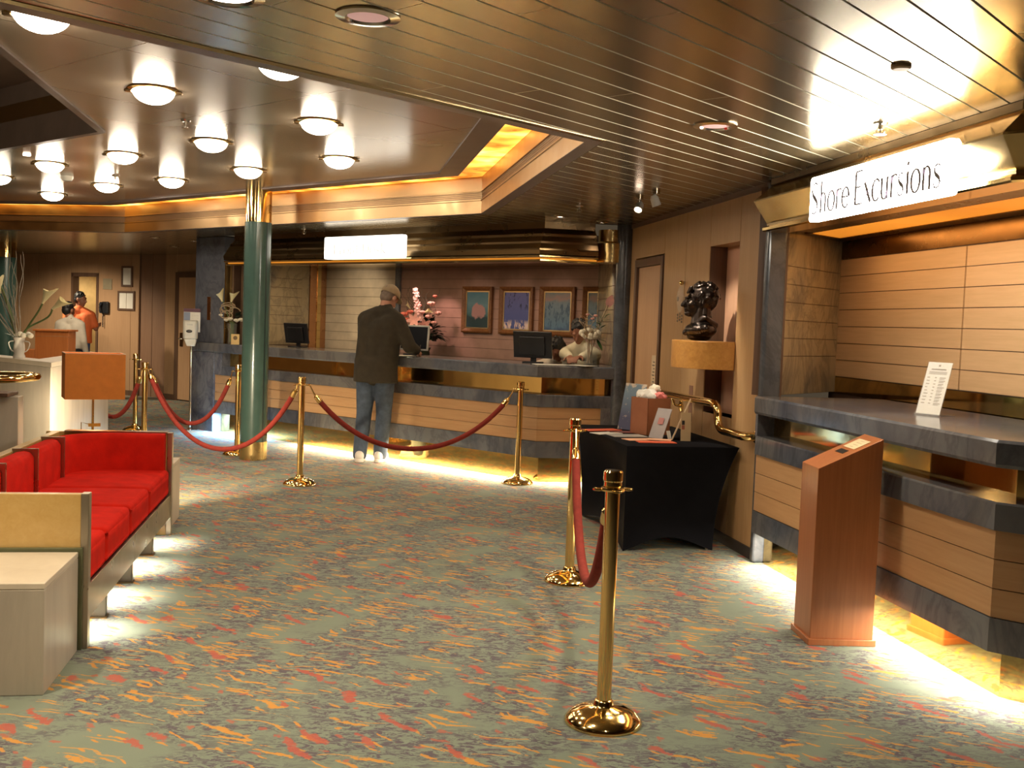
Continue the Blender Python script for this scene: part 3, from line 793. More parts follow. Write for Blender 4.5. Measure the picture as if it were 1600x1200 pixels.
b = MB(); b.capsule((0.54, -0.10, 1.06), (0.62, -0.10, 1.06), 0.012, 0.012, 8); b.capsule((0.54, -0.06, 1.06), (0.54, -0.10, 1.06), 0.012, 0.012, 8); b.obj('door_handle', M['chrome'], d3)
b = MB(); b.ball((0.95, -0.065, 0.85), 0.03, 10, 6); b.obj('door_stop', M['brass'], d3)
b = MB(); b.box(0.95, 1.15, -0.056, -0.05, 1.62, 1.72); b.obj('door_plate', M['bronze_dark'], d3, smooth=0)
# unseen sides of the room: they only close it
b = MB(); b.box(-12.6, -12.5, -3.5, 21.2, 0, 3.4); struct(b.obj('wall_left', M['hall_wood'], smooth=0))
b = MB(); b.box(-12.5, 5.5, -3.6, -3.5, 0, 3.4); struct(b.obj('wall_rear', M['hall_wood'], smooth=0))
b = MB(); b.box(5.5, 5.6, -3.5, 6, 0, 3.4); struct(b.obj('wall_right', M['wall_wood'], smooth=0))
# ------------------------------------------------------------------ ceiling lamps and fittings
M['dome'] = emit('opal lamp glass', (1.0, 0.85, 0.66), 56.0)
DOMES = [(-2.138, 4.690, 'nearest opal dome lamp, at the upper left corner by the stairwell opening'),
         (-1.243, 5.437, 'opal dome lamp half hidden by the edge of the slatted ceiling'),
         (-2.164, 6.200, 'opal dome lamp hanging right of the tip of the dark ceiling opening'),
         (-1.346, 7.008, 'opal dome lamp left of the bright amber ceiling panel, the upper of two'),
         (-1.469, 8.550, 'opal dome lamp left of the bright amber ceiling panel, the lower of two'),
         (-2.330, 7.936, 'opal dome lamp in the middle of the raised ceiling, just below a sprinkler'),
         (-2.417, 9.375, 'opal dome lamp right above the brass top of the green column'),
         (-3.296, 8.741, 'opal dome lamp just below the corner of the dark ceiling opening'),
         (-4.229, 9.477, 'opal dome lamp at the left edge of the dark opening, beside a small white spot'),
         (-5.292, 11.933, 'farthest opal dome lamp, low by the fascia at the left'),
         (-4.271, 10.899, 'opal dome lamp beside the ceiling smoke detector, in the far row'),
         (-3.400, 10.288, 'opal dome lamp close above the fascia, left of the green column'),
         (-5.222, 10.541, 'opal dome lamp cut by the left edge of the picture')]
def make_dome():
    root = thing('dome_lamp', 'x', 'ceiling lamp', (0, 0, 0), 0, 'opal dome lamps on the raised ceiling')
    b = MB(); b.lathe([(0.118, 0.0), (0.150, -0.002), (0.152, -0.008), (0.128, -0.016), (0.121, -0.016), (0.118, 0.0)], 32); b.obj('ring', M['brass'], root)
    for sx in (-1, 1):
        b = MB(); b.box(0.120 if sx > 0 else -0.165, 0.165 if sx > 0 else -0.120, -0.02, 0.02, -0.024, -0.004); b.obj('clip', M['bronze_dark'], root, smooth=0, bevel=0.008)
    prof = [(0.119, -0.010)] + [(0.119 * math.cos(PI / 2 * k / 9), -0.008 - 0.078 * math.sin(PI / 2 * k / 9)) for k in range(1, 9)] + [(0, -0.086)]
    b = MB(); b.lathe(prof, 32, cap=False); b.obj('globe', M['dome'], root, smooth=60)
    return root
dome0 = make_dome()
for i, (x, y, lab) in enumerate(DOMES):
    o = dome0 if i == 0 else copy_tree(dome0)
    o.location = (x, y, UP); o.rotation_euler = (0, 0, 0.12); o['label'] = lab

M['downlight'] = emit('downlight glass', (1.0, 0.78, 0.62), 9.0)
M['downlight_dim'] = emit('dim downlight glass', (0.80, 0.48, 0.45), 0.35)
def downlight(x, y, lab, r=0.075, mt='downlight_dim', pink=True):
    root = thing('downlight', lab, 'downlight', (x, y, CEIL), 0, 'round downlights in the slatted ceiling')
    b = MB(); b.lathe([(r, 0.004), (r + 0.03, 0.0), (r + 0.032, -0.006), (r, -0.010), (r - 0.008, 0.004)], 28); b.obj('ring', M['chrome'], root)
    b = MB(); b.lathe([(r - 0.008, -0.002), (r * 0.6, -0.004), (0, -0.004)], 24); b.obj('lens', M[mt], root)
    return root
downlight(-0.515, 3.469, 'round downlight with pinkish lens near the top edge, over the carpet')
downlight(0.928, 5.060, 'round downlight in the bright slats left of the Shore Excursions glow')
downlight(-0.93, 3.30, 'blazing downlight cut by the top edge above the nearer dome lamps', 0.085, 'downlight')
downlight(0.375, 9.435, 'small lit downlight in the slats in front of the bronze canopy', 0.05, 'downlight')
downlight(0.78, 9.80, 'small lit downlight beside the blue column above the desk corner', 0.04, 'downlight')
downlight(-4.831, 13.987, 'small downlight in the hall ceiling, nearest the fascia', 0.04, 'downlight')
downlight(-5.140, 15.724, 'small bright downlight in the middle of the hall ceiling', 0.05, 'downlight')
downlight(-4.413, 14.324, 'small downlight in the hall ceiling just left of the marble pillar', 0.05, 'downlight')

def spotlight(x, y, lab, tgt, e):
    root = thing('ceiling_spotlight', lab, 'spotlight', (x, y, CEIL), 0, 'pair of white ceiling spots')
    b = MB(); b.lathe([(0.0, 0.0), (0.03, 0.0), (0.03, -0.02), (0.010, -0.024), (0.010, -0.05), (0, -0.05)], 16); b.obj('mount', M['chrome'], root)
    d = (Vector(tgt) - Vector((x, y, CEIL - 0.07))).normalized(); q = Vector((0, 0, -1)).rotation_difference(d).to_matrix().to_4x4()
    b = MB(); b.lathe([(0.018, 0.05), (0.03, 0.03), (0.034, -0.03), (0.028, -0.03), (0.024, 0.0)], 18, Matrix.Translation((0, 0, -0.075)) @ q); b.obj('lamp_head', M['white'], root)
    b = MB(); b.lathe([(0.028, -0.026), (0, -0.028)], 18, Matrix.Translation((0, 0, -0.075)) @ q); b.obj('bulb', M['downlight'], root)
    return root
spotlight(0.976, 7.512, 'white ceiling spot nearer the wood wall, right one of the pair', (1.3, 7.6, 1.6), 0)
spotlight(0.900, 7.870, 'white ceiling spot tilted towards the lobby, left one of the pair', (0.3, 6.6, 0.8), 0)

b = MB(); b.lathe([(0.036, 0), (0.036, -0.008), (0.03, -0.014), (0, -0.015)], 20)
tag(b.obj('smoke_detector', M['cream_paper'], loc=(1.368, 3.846, CEIL)), 'small round peach smoke detector in the slats above the right counter', 'smoke detector')
b = MB(); b.lathe([(0.06, 0), (0.06, -0.02), (0.045, -0.045), (0, -0.048)], 20)
tag(b.obj('smoke_detector', M['white'], loc=(-4.45, 10.35, UP)), 'white smoke detector on the raised ceiling between far dome lamps', 'smoke detector')
b = MB(); b.lathe([(0.03, 0), (0.03, -0.012), (0, -0.014)], 14)
tag(b.obj('indicator_lamp', M['downlight'], loc=(-4.204, 8.978, UP)), 'tiny white indicator lamp at the edge of the dark ceiling opening', 'indicator lamp')
def sprinkler(x, y, z, lab):
    b = MB(); b.lathe([(0, 0), (0.035, 0), (0.03, -0.008), (0.010, -0.010), (0.010, -0.03), (0.004, -0.032), (0.004, -0.05), (0.028, -0.05), (0.028, -0.054), (0, -0.054)], 14)
    b.tube([(0.012, 0, -0.028), (0.02, 0, -0.04), (0.004, 0, -0.051)], 0.0025, 6); b.tube([(-0.012, 0, -0.028), (-0.02, 0, -0.04), (-0.004, 0, -0.051)], 0.0025, 6)
    tag(b.obj('fire_sprinkler', M['chrome'], loc=(x, y, z)), lab, 'sprinkler', 'fire sprinklers')
sprinkler(1.649, 4.859, CEIL, 'dark sprinkler head in the glow above the Shore Excursions sign')
sprinkler(-2.272, 7.139, UP, 'sprinkler head in the raised ceiling between the middle dome lamps')
sprinkler(-3.919, 10.204, UP, 'sprinkler head hanging between two far dome lamps')
sprinkler(-2.401, 11.803, CEIL, 'sprinkler in the slats left of the Front Desk sign')
sprinkler(0.50, 8.60, CEIL + 0.003, 'sprinkler in the slats near the blue column end of the desk')

# ------------------------------------------------------------------ columns
def column(x, y, r, zc, ztop, lab):
    root = thing('column', lab, 'column', (x, y, 0), 0, 'green lobby columns')
    b = MB(); b.lathe([(r, 0.19), (r, zc)], 40); b.obj('shaft', M['teal'], root)
    b = MB(); b.lathe([(r + 0.003, 0.0), (r + 0.003, 0.19)], 40); b.obj('base', M['brass_soft'], root)
    b = MB(); b.lathe([(r - 0.004, zc), (r - 0.004, ztop)], 40); b.obj('capital', M['brass'], root)
    b = MB(); b.box(-0.004, 0.004, -r - 0.0015, -r + 0.004, 0.19, zc, Matrix.Rotation(0.95, 4, 'Z')); b.obj('seam', M['black_plastic'], root, smooth=0)
    return root
column(-2.685, 10.87, 0.138, 2.46, UP, 'round green column with brass base standing in front of the reception desk')
column(-7.95, 16.3, 0.165, 2.26, CEIL, 'green column with brass top at the left edge, behind the flower vase')

# ------------------------------------------------------------------ illuminated signs
def glyph(ch):
    """list of (polyline, widths); height 1 for capitals, 0.62 for small letters; returns strokes and advance"""
    T, t = 0.125, 0.05
    def arc(cx, cy, rx, ry, a0, a1, n=14, thick=T, thin=t):
        pts, ws = [], []
        for k in range(n + 1):
            a = math.radians(a0 + (a1 - a0) * k / n)
            pts.append((cx + rx * math.cos(a), cy + ry * math.sin(a))); ws.append(thin + (thick - thin) * abs(math.cos(a)) ** 1.5)
        return (pts, ws)
    def ln(p, q, w): return ([p, q], [w, w])
    def S(h, w):
        pts = [(0.86, 0.80), (0.78, 0.93), (0.52, 1.0), (0.26, 0.93), (0.16, 0.76), (0.28, 0.60), (0.52, 0.50), (0.76, 0.39), (0.86, 0.23), (0.74, 0.06), (0.48, 0.0), (0.20, 0.06), (0.10, 0.22)]
        ws = [0.07, 0.06, 0.055, 0.07, 0.10, 0.13, 0.15, 0.13, 0.10, 0.07, 0.055, 0.06, 0.07]
        return [([(x * w, y * h) for x, y in pts], [q * (h ** 0.5) for q in ws])]
    x = 0.62
    G = {
        'S': (S(1.0, 0.62), 0.70), 's': (S(x, 0.42), 0.48),
        'h': ([ln((0.10, 0), (0.10, 1.0), T), arc(0.26, 0.40, 0.16, 0.22, 180, 0), ln((0.42, 0), (0.42, 0.42), T)], 0.58),
        'n': ([ln((0.10, 0), (0.10, x), T), arc(0.26, 0.40, 0.16, 0.22, 180, 0), ln((0.42, 0), (0.42, 0.42), T)], 0.58),
        'u': ([ln((0.10, 0.2), (0.10, x), T), arc(0.26, 0.22, 0.16, 0.22, 180, 360), ln((0.42, 0), (0.42, x), T)], 0.58),
        'o': ([arc(0.28, 0.31, 0.23, 0.31, 0, 360, 28)], 0.60),
        'c': ([arc(0.28, 0.31, 0.23, 0.31, 40, 320, 24)], 0.52),
        'e': ([arc(0.28, 0.31, 0.23, 0.31, 0, 320, 26), ln((0.06, 0.33), (0.50, 0.33), t)], 0.56),
        'r': ([ln((0.10, 0), (0.10, x), T), arc(0.28, 0.40, 0.18, 0.22, 180, 50)], 0.42),
        'x': ([ln((0.04, x), (0.44, 0), T), ln((0.42, x), (0.04, 0), t)], 0.50),
        'i': ([ln((0.10, 0), (0.10, x), T), ln((0.10, 0.78), (0.10, 0.88), T)], 0.26),
        'k': ([ln((0.10, 0), (0.10, 1.0), T), ln((0.42, x), (0.12, 0.28), t), ln((0.18, 0.36), (0.46, 0), T)], 0.52),
        't': ([ln((0.16, 0.05), (0.16, 0.85), T), ln((0.02, x), (0.32, x), t), arc(0.27, 0.08, 0.11, 0.08, 180, 300)], 0.40),
        'E': ([ln((0.10, 0), (0.10, 1), T), ln((0.10, 0.985), (0.52, 0.985), t), ln((0.10, 0.52), (0.44, 0.52), t), ln((0.10, 0.017), (0.55, 0.017), t)], 0.64),
        'F': ([ln((0.10, 0), (0.10, 1), T), ln((0.10, 0.985), (0.52, 0.985), t), ln((0.10, 0.52), (0.44, 0.52), t)], 0.60),
        'D': ([ln((0.10, 0), (0.10, 1), T), arc(0.16, 0.5, 0.46, 0.49, -90, 90, 20)], 0.74),
        ' ': ([], 0.30)}
    return G[ch]
def lettering(text, width, height, parent, mat, name='lettering', M0=None, depth=0.004):
    """letters stand in the local xz plane, front towards +y, reading towards -x"""
    b = MB(); adv = sum(glyph(c)[1] for c in text); sx = width / adv; x0 = 0.0
    for c in text:
        st, a = glyph(c)
        for pts, ws in st:
            n = len(pts)
            for i in range(n - 1):
                p, q = Vector(pts[i]), Vector(pts[i + 1]); d = (q - p)
                if d.length < 1e-6: continue
                def nrm(j):
                    u = Vector(pts[min(j + 1, n - 1)]) - Vector(pts[max(j - 1, 0)])
                    if u.length < 1e-6: u = d
                    u.normalize(); return Vector((-u.y, u.x))
                n1, n2 = nrm(i), nrm(i + 1)
                quad = [p + n1 * ws[i] / 2, p - n1 * ws[i] / 2, q - n2 * ws[i + 1] / 2, q + n2 * ws[i + 1] / 2]
                f = [Vector((-(x0 + v.x) * sx, depth, v.y * height)) for v in quad]
                g = [Vector((-(x0 + v.x) * sx, 0, v.y * height)) for v in quad]
                if M0: f = [M0 @ v for v in f]; g = [M0 @ v for v in g]
                b.hexa([g[0], g[1], g[3], g[2], f[0], f[1], f[3], f[2]])
        x0 += a
    return b.obj(name, mat, parent, smooth=0)
M['sign_white'] = emit('white sign face', (1.0, 0.93, 0.80), 40.0)
M['letter'] = plain('grey sign letters', (0.28, 0.25, 0.30), 0.5)
M['letter_faint'] = emit('pale sign letters', (1.0, 0.92, 0.82), 0.55)
M['sign_soft'] = emit('softer white sign face', (1.0, 0.93, 0.80), 3.0)
def sign(lab, frame, ang, x_left, x_right, y0, y1, z0, z1, text, tx, tw, th, tz, lm, face='sign_white'):
    root = thing('lightbox_sign', lab, 'sign', frame, ang)
    b = MB()
    r = 0.02
    pts = []
    for cx, cz, a0 in ((x_left - r, z1 - r, 0), (x_right + r, z1 - r, 90), (x_right + r, z0 + r, 180), (x_left - r, z0 + r, 270)):
        for k in range(5):
            a = math.radians(a0 + 90 * k / 4); pts.append((cx + r * math.cos(a), cz + r * math.sin(a)))
    Mx = Matrix.Rotation(PI / 2, 4, 'X')      # xy polygon -> xz
    b.prism(pts, -y1, -y0, Mx)
    b.obj('light_box', M[face], root, smooth=30)
    lettering(text, tw, th, root, lm, M0=Matrix.Translation((tx, y1, tz)))
    return root
sign('glowing white Shore Excursions sign on the right canopy', LC, C_ANG, -0.97, -2.31, 0.152, 0.19, 2.133, 2.375, 'Shore Excursions', -0.985, 1.27, 0.170, 2.172, M['letter'])
sign('glowing white Front Desk sign above the long reception desk', LA, A_ANG, 2.96, 1.70, 0.142, 0.19, 2.154, 2.395, 'Front Desk', 2.80, 0.84, 0.115, 2.20, M['letter_faint'], 'sign_soft')

# ------------------------------------------------------------------ stanchions and ropes
ST = [(0.395, 3.91, 'brass rope post standing nearest, alone on the carpet in front', 0.2),
      (0.380, 6.10, 'brass rope post at the corner of the black table', 0.4),
      (0.085, 9.86, 'brass rope post standing right of the man, at the corner of the reception desk', 0.1),
      (-1.875, 9.307, 'brass rope post between the green column and the man', 0.3),
      (-2.935, 11.17, 'brass rope post partly hidden behind the green column', 0.5),
      (-3.86, 10.95, 'brass rope post rising behind the far end of the red sofa', 0.2),
      (-4.72, 13.06, 'brass rope post just behind another, by the hall entrance', 0.3),
      (-4.95, 11.95, 'brass rope post hidden behind the orange lamp shade', 0.3)]
def make_post():
    root = thing('rope_post', 'x', 'stanchion', (0, 0, 0), 0, 'brass rope posts')
    b = MB(); b.lathe([(0.0, 0.0), (0.148, 0.0), (0.149, 0.010), (0.140, 0.022), (0.120, 0.040), (0.085, 0.055), (0.045, 0.064), (0.038, 0.072), (0.036, 0.085), (0.030, 0.09)], 40); b.obj('base', M['brass'], root, smooth=50)
    b = MB(); b.lathe([(0.028, 0.07), (0.028, 0.92)], 24); b.obj('pole', M['brass'], root)
    b = MB(); b.lathe([(0.031, 0.905), (0.034, 0.910), (0.034, 0.925), (0.0365, 0.93), (0.0365, 0.962), (0.033, 0.968), (0.0, 0.968)], 28); b.obj('cap', M['brass'], root, smooth=18)
    b = MB(); b.lathe([(0.030, 0.893), (0.044, 0.890), (0.046, 0.896), (0.044, 0.902), (0.030, 0.899)], 28)
    for k in range(4):
        a = PI / 2 * k; c = Vector((0.058 * math.cos(a), 0.058 * math.sin(a), 0.896))
        b.tube([c + Vector((math.cos(a + 2 * PI * j / 10), math.sin(a + 2 * PI * j / 10), 0)) * 0.017 for j in range(10)], 0.0045, 6, closed=True)
    b.obj('ring_collar', M['brass'], root)
    return root
post0 = make_post()
posts = []
for i, (x, y, lab, r) in enumerate(ST):
    o = post0 if i == 0 else copy_tree(post0)
    o.location = (x, y, 0); o.rotation_euler = (0, 0, r); o['label'] = lab; posts.append(Vector((x, y, 0)))

def rope(i, j, low, lab):
    P, Q = posts[i], posts[j]; d = (Q - P); L = d.length; d.normalize()
    a = P + d * 0.062; c = Q - d * 0.062; z = 0.875; sag = z - low
    n = 40; pts = []
    for k in range(n + 1):
        u = k / n; s = (2 * u - 1)
        pts.append(a.lerp(c, u) + Vector((0, 0, z - sag * (1 - (0.82 * s * s + 0.18 * s ** 4)))))
    # brass ends take the first stretch of the curve
    def cut(pp, length):
        acc = 0
        for k in range(1, len(pp)):
            acc += (pp[k] - pp[k - 1]).length
            if acc >= length: return k
        return 1
    k0 = cut(pts, 0.085); k1 = cut(pts[::-1], 0.085)
    b = MB(); b.tube(pts[k0:len(pts) - k1], 0.0235, 14); root = b.obj('velvet_rope', M['rope'], None, smooth=60)
    tag(root, lab, 'rope', 'red velvet ropes')
    for pp in (pts[:k0 + 1], pts[::-1][:k1 + 1]):
        b = MB(); e = pp[-1]; s0 = pp[0]; dirv = (s0 - e).normalized()
        tip = e + dirv * 0.075
        b.tube([e - dirv * 0.012, e, e + dirv * 0.05, e + dirv * 0.062, tip], [0.027, 0.028, 0.024, 0.012, 0.010], 14)
        hk = [tip, tip.lerp(s0 + Vector((0, 0, 0.03)), 0.6), s0 + Vector((0, 0, 0.032)), s0 + Vector((0, 0, 0.012)) + dirv * 0.01]
        b.tube(hk, 0.006, 8)
        b.obj('hook', M['brass'], root)
    return root
rope(0, 1, 0.30, 'red velvet rope hanging steeply between the two posts in front of the black table')
rope(2, 3, 0.325, 'red velvet rope swinging in front of the standing man')
rope(3, 5, 0.19, 'longest red velvet rope, sagging low across the foot of the green column')
rope(4, 5, 0.33, 'red velvet rope running back from the sofa post to the post behind the column')
rope(5, 7, 0.33, 'red velvet rope going down left behind the orange lamp shade')

# ------------------------------------------------------------------ kiosk
ks = thing('suggestion_kiosk', 'slim cherry wood kiosk with slanted top in front of the right counter', 'kiosk', (1.645, 5.137, 0), 0.04)
hx, hy = 0.156, 0.125
zl, zr = 0.864, 1.016
b = MB(); b.hexa([(-hx, -hy, 0.03), (hx, -hy, 0.03), (-hx, hy, 0.03), (hx, hy, 0.03), (-hx, -hy, zl), (hx, -hy, zr), (-hx, hy, zl), (hx, hy, zr)])
b.obj('body', M['cherry'], ks, smooth=0, bevel=0.003)
b = MB(); b.box(-hx - 0.012, hx + 0.012, -hy - 0.012, hy + 0.012, 0.0, 0.032); b.obj('plinth', M['cherry'], ks, smooth=0, bevel=0.003)
sl = math.atan2(zr - zl, 2 * hx)
Mt = Matrix.Translation((0, 0, (zl + zr) / 2)) @ Matrix.Rotation(-sl, 4, 'Y')
b = MB(); b.box(-0.02, 0.015, -0.052, 0.052, 0.0002, 0.0014, Mt); b.obj('slot', M['black_plastic'], ks, smooth=0)
b = MB(); b.box(0.035, 0.125, -0.075, 0.075, 0.0005, 0.002, Mt); lab_ = b.obj('label_card', plain('cream label', (0.72, 0.60, 0.38), 0.5, 0, 0.05), ks, smooth=0)
b = MB()
for k, w_ in enumerate((0.04, 0.055, 0.05, 0.03)): b.box(0.1085 - k * 0.02, 0.1115 - k * 0.02, -w_ * 0.7, w_ * 0.5, 0.002, 0.0024, Mt)
b.obj('printing', plain('faint brown print', (0.50, 0.38, 0.22), 0.7), lab_, smooth=0)

# ------------------------------------------------------------------ acrylic card stand on the right counter
zt = 1.10
pA = fC(-1.37, -0.35)
st = thing('card_stand', 'clear acrylic stand with a printed white timetable on the right counter', 'card stand', (pA.x, pA.y, zt), math.radians(-58))
tilt = Matrix.Rotation(math.radians(-18), 4, 'X')
b = MB(); b.box(-0.075, 0.075, -0.004, -0.001, 0.004, 0.30, tilt); b.box(-0.075, 0.075, 0.001, 0.004, 0.004, 0.30, tilt)
b.box(-0.075, 0.075, -0.005, 0.14, 0.0, 0.004); b.box(-0.075, 0.075, -0.012, 0.004, 0.0, 0.012)
b.obj('holder', M['acrylic'], st, smooth=0)
b = MB(); b.box(-0.072, 0.072, -0.0008, 0.0008, 0.008, 0.298, tilt); card = b.obj('card', M['paper'], st, smooth=0)
b = MB(); rr = random.Random(3)
b.box(-0.006, 0.006, -0.0016, -0.0009, 0.275, 0.285, tilt); b.box(-0.045, 0.045, -0.0016, -0.0009, 0.255, 0.262, tilt)
for k in range(3): b.box(-0.055, 0.055, -0.0014, -0.0009, 0.243 - k * 0.006, 0.246 - k * 0.006, tilt)
for k in range(9):
    z = 0.21 - k * 0.018
    for x0, w_ in ((-0.058, 0.014 + 0.012 * rr.random()), (-0.012, 0.012), (0.018, 0.03 + 0.012 * rr.random())):
        b.box(x0, x0 + w_, -0.0014, -0.0009, z, z + 0.005, tilt)
        if x0 > 0: b.box(x0, x0 + w_ * 0.8, -0.0014, -0.0009, z - 0.007, z - 0.003, tilt)
b.obj('printing', plain('grey print', (0.33, 0.29, 0.24), 0.7), card, smooth=0)

# ------------------------------------------------------------------ black draped table
T0 = Vector((0.791, 6.992)); ux = CD; uy = -CN     # along the wall, towards the wall
tab = thing('draped_table', 'table under a tight black stretch cloth beside the wood wall', 'table', (T0.x, T0.y, 0), C_ANG)
Lx, Ly = 1.43, 0.80                                  # local x away, local y = towards lobby; table lies at y from -Ly to 0
top = 0.72
bm = bmesh.new()
# cloth skirt: rings from top to floor, pinched between the legs
FEET = [Vector((0.0, 0.0)), Vector((Lx - 0.12, -0.03)), Vector((Lx - 0.14, -Ly + 0.15)), Vector((0.02, -Ly + 0.155))]
def ring(z, k):
    pts = []; hem = []
    n = 14; u_ = 1 - z / top; g = 1 - (1 - min(1, max(0, u_))) ** 2.2
    cor = [Vector(c).lerp(f, g) for c, f in zip([(0, 0), (Lx, 0), (Lx, -Ly), (0, -Ly)], FEET)]
    cen = Vector((Lx / 2, -Ly / 2))
    for i in range(4):
        p, q = cor[i], cor[(i + 1) % 4]; inw = Vector((-(q - p).y, (q - p).x)).normalized()
        if (cen - (p + q) / 2).dot(inw) < 0: inw = -inw
        for j in range(n):
            u = j / n; m = math.sin(PI * u) ** 1.2
            pts.append(p.lerp(q, u) + inw * (k * m * min(0.20, 0.20 * (q - p).length))); hem.append(m)
    return [bm.verts.new((v.x, v.y, z + 0.09 * hm * max(0, 1 - z / 0.25))) for v, hm in zip(pts, hem)]
prof = []
for i in range(15):
    u = i / 14; z = top - 0.012 - (top - 0.012) * u
    k = (math.sin(PI * min(1, u * 1.0)) ** 0.8) * 0.62 + 0.12 * u
    prof.append((z, k))
rings = [ring(z, k) for z, k in prof]
for a, c in zip(rings, rings[1:]):
    for j in range(len(a)): bm.faces.new((a[j], a[(j + 1) % len(a)], c[(j + 1) % len(a)], c[j]))
tr = ring(top, 0.0); trs = [bm.verts.new((Lx / 2 + (v.co.x - Lx / 2) * 0.985, -Ly / 2 + (v.co.y + Ly / 2) * 0.975, top)) for v in tr]
for v in tr: v.co.z = top - 0.004
for j in range(len(tr)):
    l = (j + 1) % len(tr)
    bm.faces.new((rings[0][j], tr[j], tr[l], rings[0][l])); bm.faces.new((tr[j], trs[j], trs[l], tr[l]))
bm.faces.new(trs)
b = MB(); b.bm.free(); b.bm = bm; b.obj('cloth', M['black_cloth'], tab, smooth=40)
for (lx, ly) in ((0.03, -0.03), (Lx - 0.15, -0.06), (Lx - 0.17, -Ly + 0.18), (0.05, -Ly + 0.185)):
    b = MB(); b.lathe([(0.014, 0), (0.014, 0.30)], 12, Matrix.Translation((lx, ly, 0))); b.obj('leg', M['chrome'], tab)

def onT(a, c, z=top): p = T0 + CD * a - CN * c; return (p.x, p.y, z + 0.0005)
# brown carton with crumpled cloths, leaning boards and papers
bx = thing('carton', 'open brown carton on the black table, full of crumpled paper', 'box', onT(0.78, 0.40), C_ANG + 0.35)
b = MB(); w_, h_ = 0.105, 0.275
for q in ((-w_, w_, -w_, -w_ + 0.006), (-w_, w_, w_ - 0.006, w_), (-w_, -w_ + 0.006, -w_, w_), (w_ - 0.006, w_, -w_, w_)): b.box(q[0], q[1], q[2], q[3], 0, h_)
b.box(-w_, w_, -w_, w_, 0, 0.006); b.obj('walls', wood('brown carton', (0.30, 0.10, 0.04), (0.38, 0.14, 0.06), 0.6, (3, 3, 3)), bx, smooth=0)
def crumple(name, mat, lab, loc, r, seed, cat='paper'):
    rr = random.Random(seed); bm = bmesh.new(); bmesh.ops.create_icosphere(bm, subdivisions=3, radius=1.0)
    ax = [Vector((rr.uniform(-1, 1), rr.uniform(-1, 1), rr.uniform(-1, 1))).normalized() for _ in range(14)]
    for v in bm.verts:
        k = 1.0
        for a_ in ax: k -= 0.28 * max(0, v.co.normalized().dot(a_) - 0.75)
        k += 0.22 * math.sin(5 * v.co.x + seed) * math.sin(6 * v.co.y + 2 * seed)
        v.co = Vector((v.co.x * r[0], v.co.y * r[1], v.co.z * r[2])) * k
    b = MB(); b.bm.free(); b.bm = bm
    return tag(b.obj(name, mat, smooth=25, loc=loc), lab, cat)
c0 = Vector(onT(0.78, 0.40))
crumple('crumpled_paper', M['paper'], 'large white crumpled paper spilling out of the brown carton', c0 + Vector((-0.03, -0.01, 0.285)), (0.085, 0.07, 0.055), 2)
crumple('crumpled_paper', M['white_flower'], 'pale crumpled paper sticking up at the back of the carton', c0 + Vector((0.03, 0.05, 0.33)), (0.05, 0.05, 0.04), 5)
crumple('crumpled_paper', plain('pink red tissue', (0.70, 0.20, 0.18), 0.7), 'pinkish red tissue at the right rim of the carton', c0 + Vector((0.065, -0.035, 0.285)), (0.05, 0.05, 0.035), 9)

def lean_board(name, lab, cat, loc, rot, w_, h_, tiltdeg, mat, th=0.006):
    root = thing(name, lab, cat, loc, rot)
    b = MB(); b.box(-w_ / 2, w_ / 2, -th / 2, th / 2, 0.003, h_, Matrix.Rotation(math.radians(tiltdeg), 4, 'X')); b.obj('board', mat, root, smooth=0)
    return root
def poster_mat():
    m, nt, b = new_mat('cloud poster'); v = coords(nt)
    n = noise(nt, v, 9, 4, 0.55, 0.5); sep = nt.nodes.new('ShaderNodeSeparateXYZ'); lk(nt, v, sep.inputs[0])
    g = ramp(nt, math_(nt, 'MULTIPLY', sep.outputs[2], 2.6), [(0.25, rgb(0.07, 0.08, 0.16)), (0.75, rgb(0.17, 0.26, 0.34))])
    c = mixc(nt, ramp(nt, n.outputs[0], [(0.54, bw(0)), (0.62, bw(1))]), g, rgb(0.70, 0.58, 0.44))
    lk(nt, c, b.inputs['Base Color']); b.inputs['Roughness'].default_value = 0.35
    return m
pb = lean_board('poster_board', 'blue poster with clouds leaning behind the brown carton', 'poster', onT(1.02, 0.30), -0.75, 0.20, 0.37, -14, poster_mat())
gb = lean_board('card_stand', 'grey leaning card with a red mark in front of the carton', 'card stand', onT(0.45, 0.34), -0.85, 0.13, 0.235, -24, plain('grey card', (0.30, 0.26, 0.25), 0.5))
b = MB(); b.box(-0.02, 0.03, -0.0042, -0.0034, 0.11, 0.16, Matrix.Rotation(math.radians(-22), 4, 'X')); b.obj('red_mark', plain('dull red print', (0.42, 0.16, 0.14), 0.6), gb, smooth=0)
sp = lean_board('card_stand', 'thin pale board seen on edge, leaning right of the carton', 'card stand', onT(0.46, 0.47), math.radians(80), 0.20, 0.315, 22, M['cream_paper'], 0.008)
sc = lean_board('photo_card', 'tan upright card with small dark pictures on the table front', 'card', onT(0.30, 0.515), 0.12, 0.072, 0.205, -4, M['beige_card'])
for i, (zz, mm) in enumerate(((0.118, M['black_plastic']), (0.085, plain('small red picture', (0.30, 0.09, 0.05), 0.5)))):
    b = MB(); b.box(-0.030, -0.010, -0.0042, -0.0032, zz, zz + 0.03, Matrix.Rotation(math.radians(-4), 4, 'X')); b.obj('picture', mm, sc, smooth=0)
lean_board('card_stand', 'small clear price stand beside the brown carton', 'card stand', onT(0.36, 0.42), 0.5, 0.03, 0.07, -22, M['silver'])
def sheet(lab, a, c, rz, w_, d_, mat, z=0.0, name='leaflet'):
    b = MB(); b.box(-w_ / 2, w_ / 2, -d_ / 2, d_ / 2, 0, 0.004)
    p = onT(a, c); tag(b.obj(name, mat, smooth=0, loc=(p[0], p[1], top + z + 0.001), rot=rz), lab, 'leaflet', 'leaflets spread on the black table')
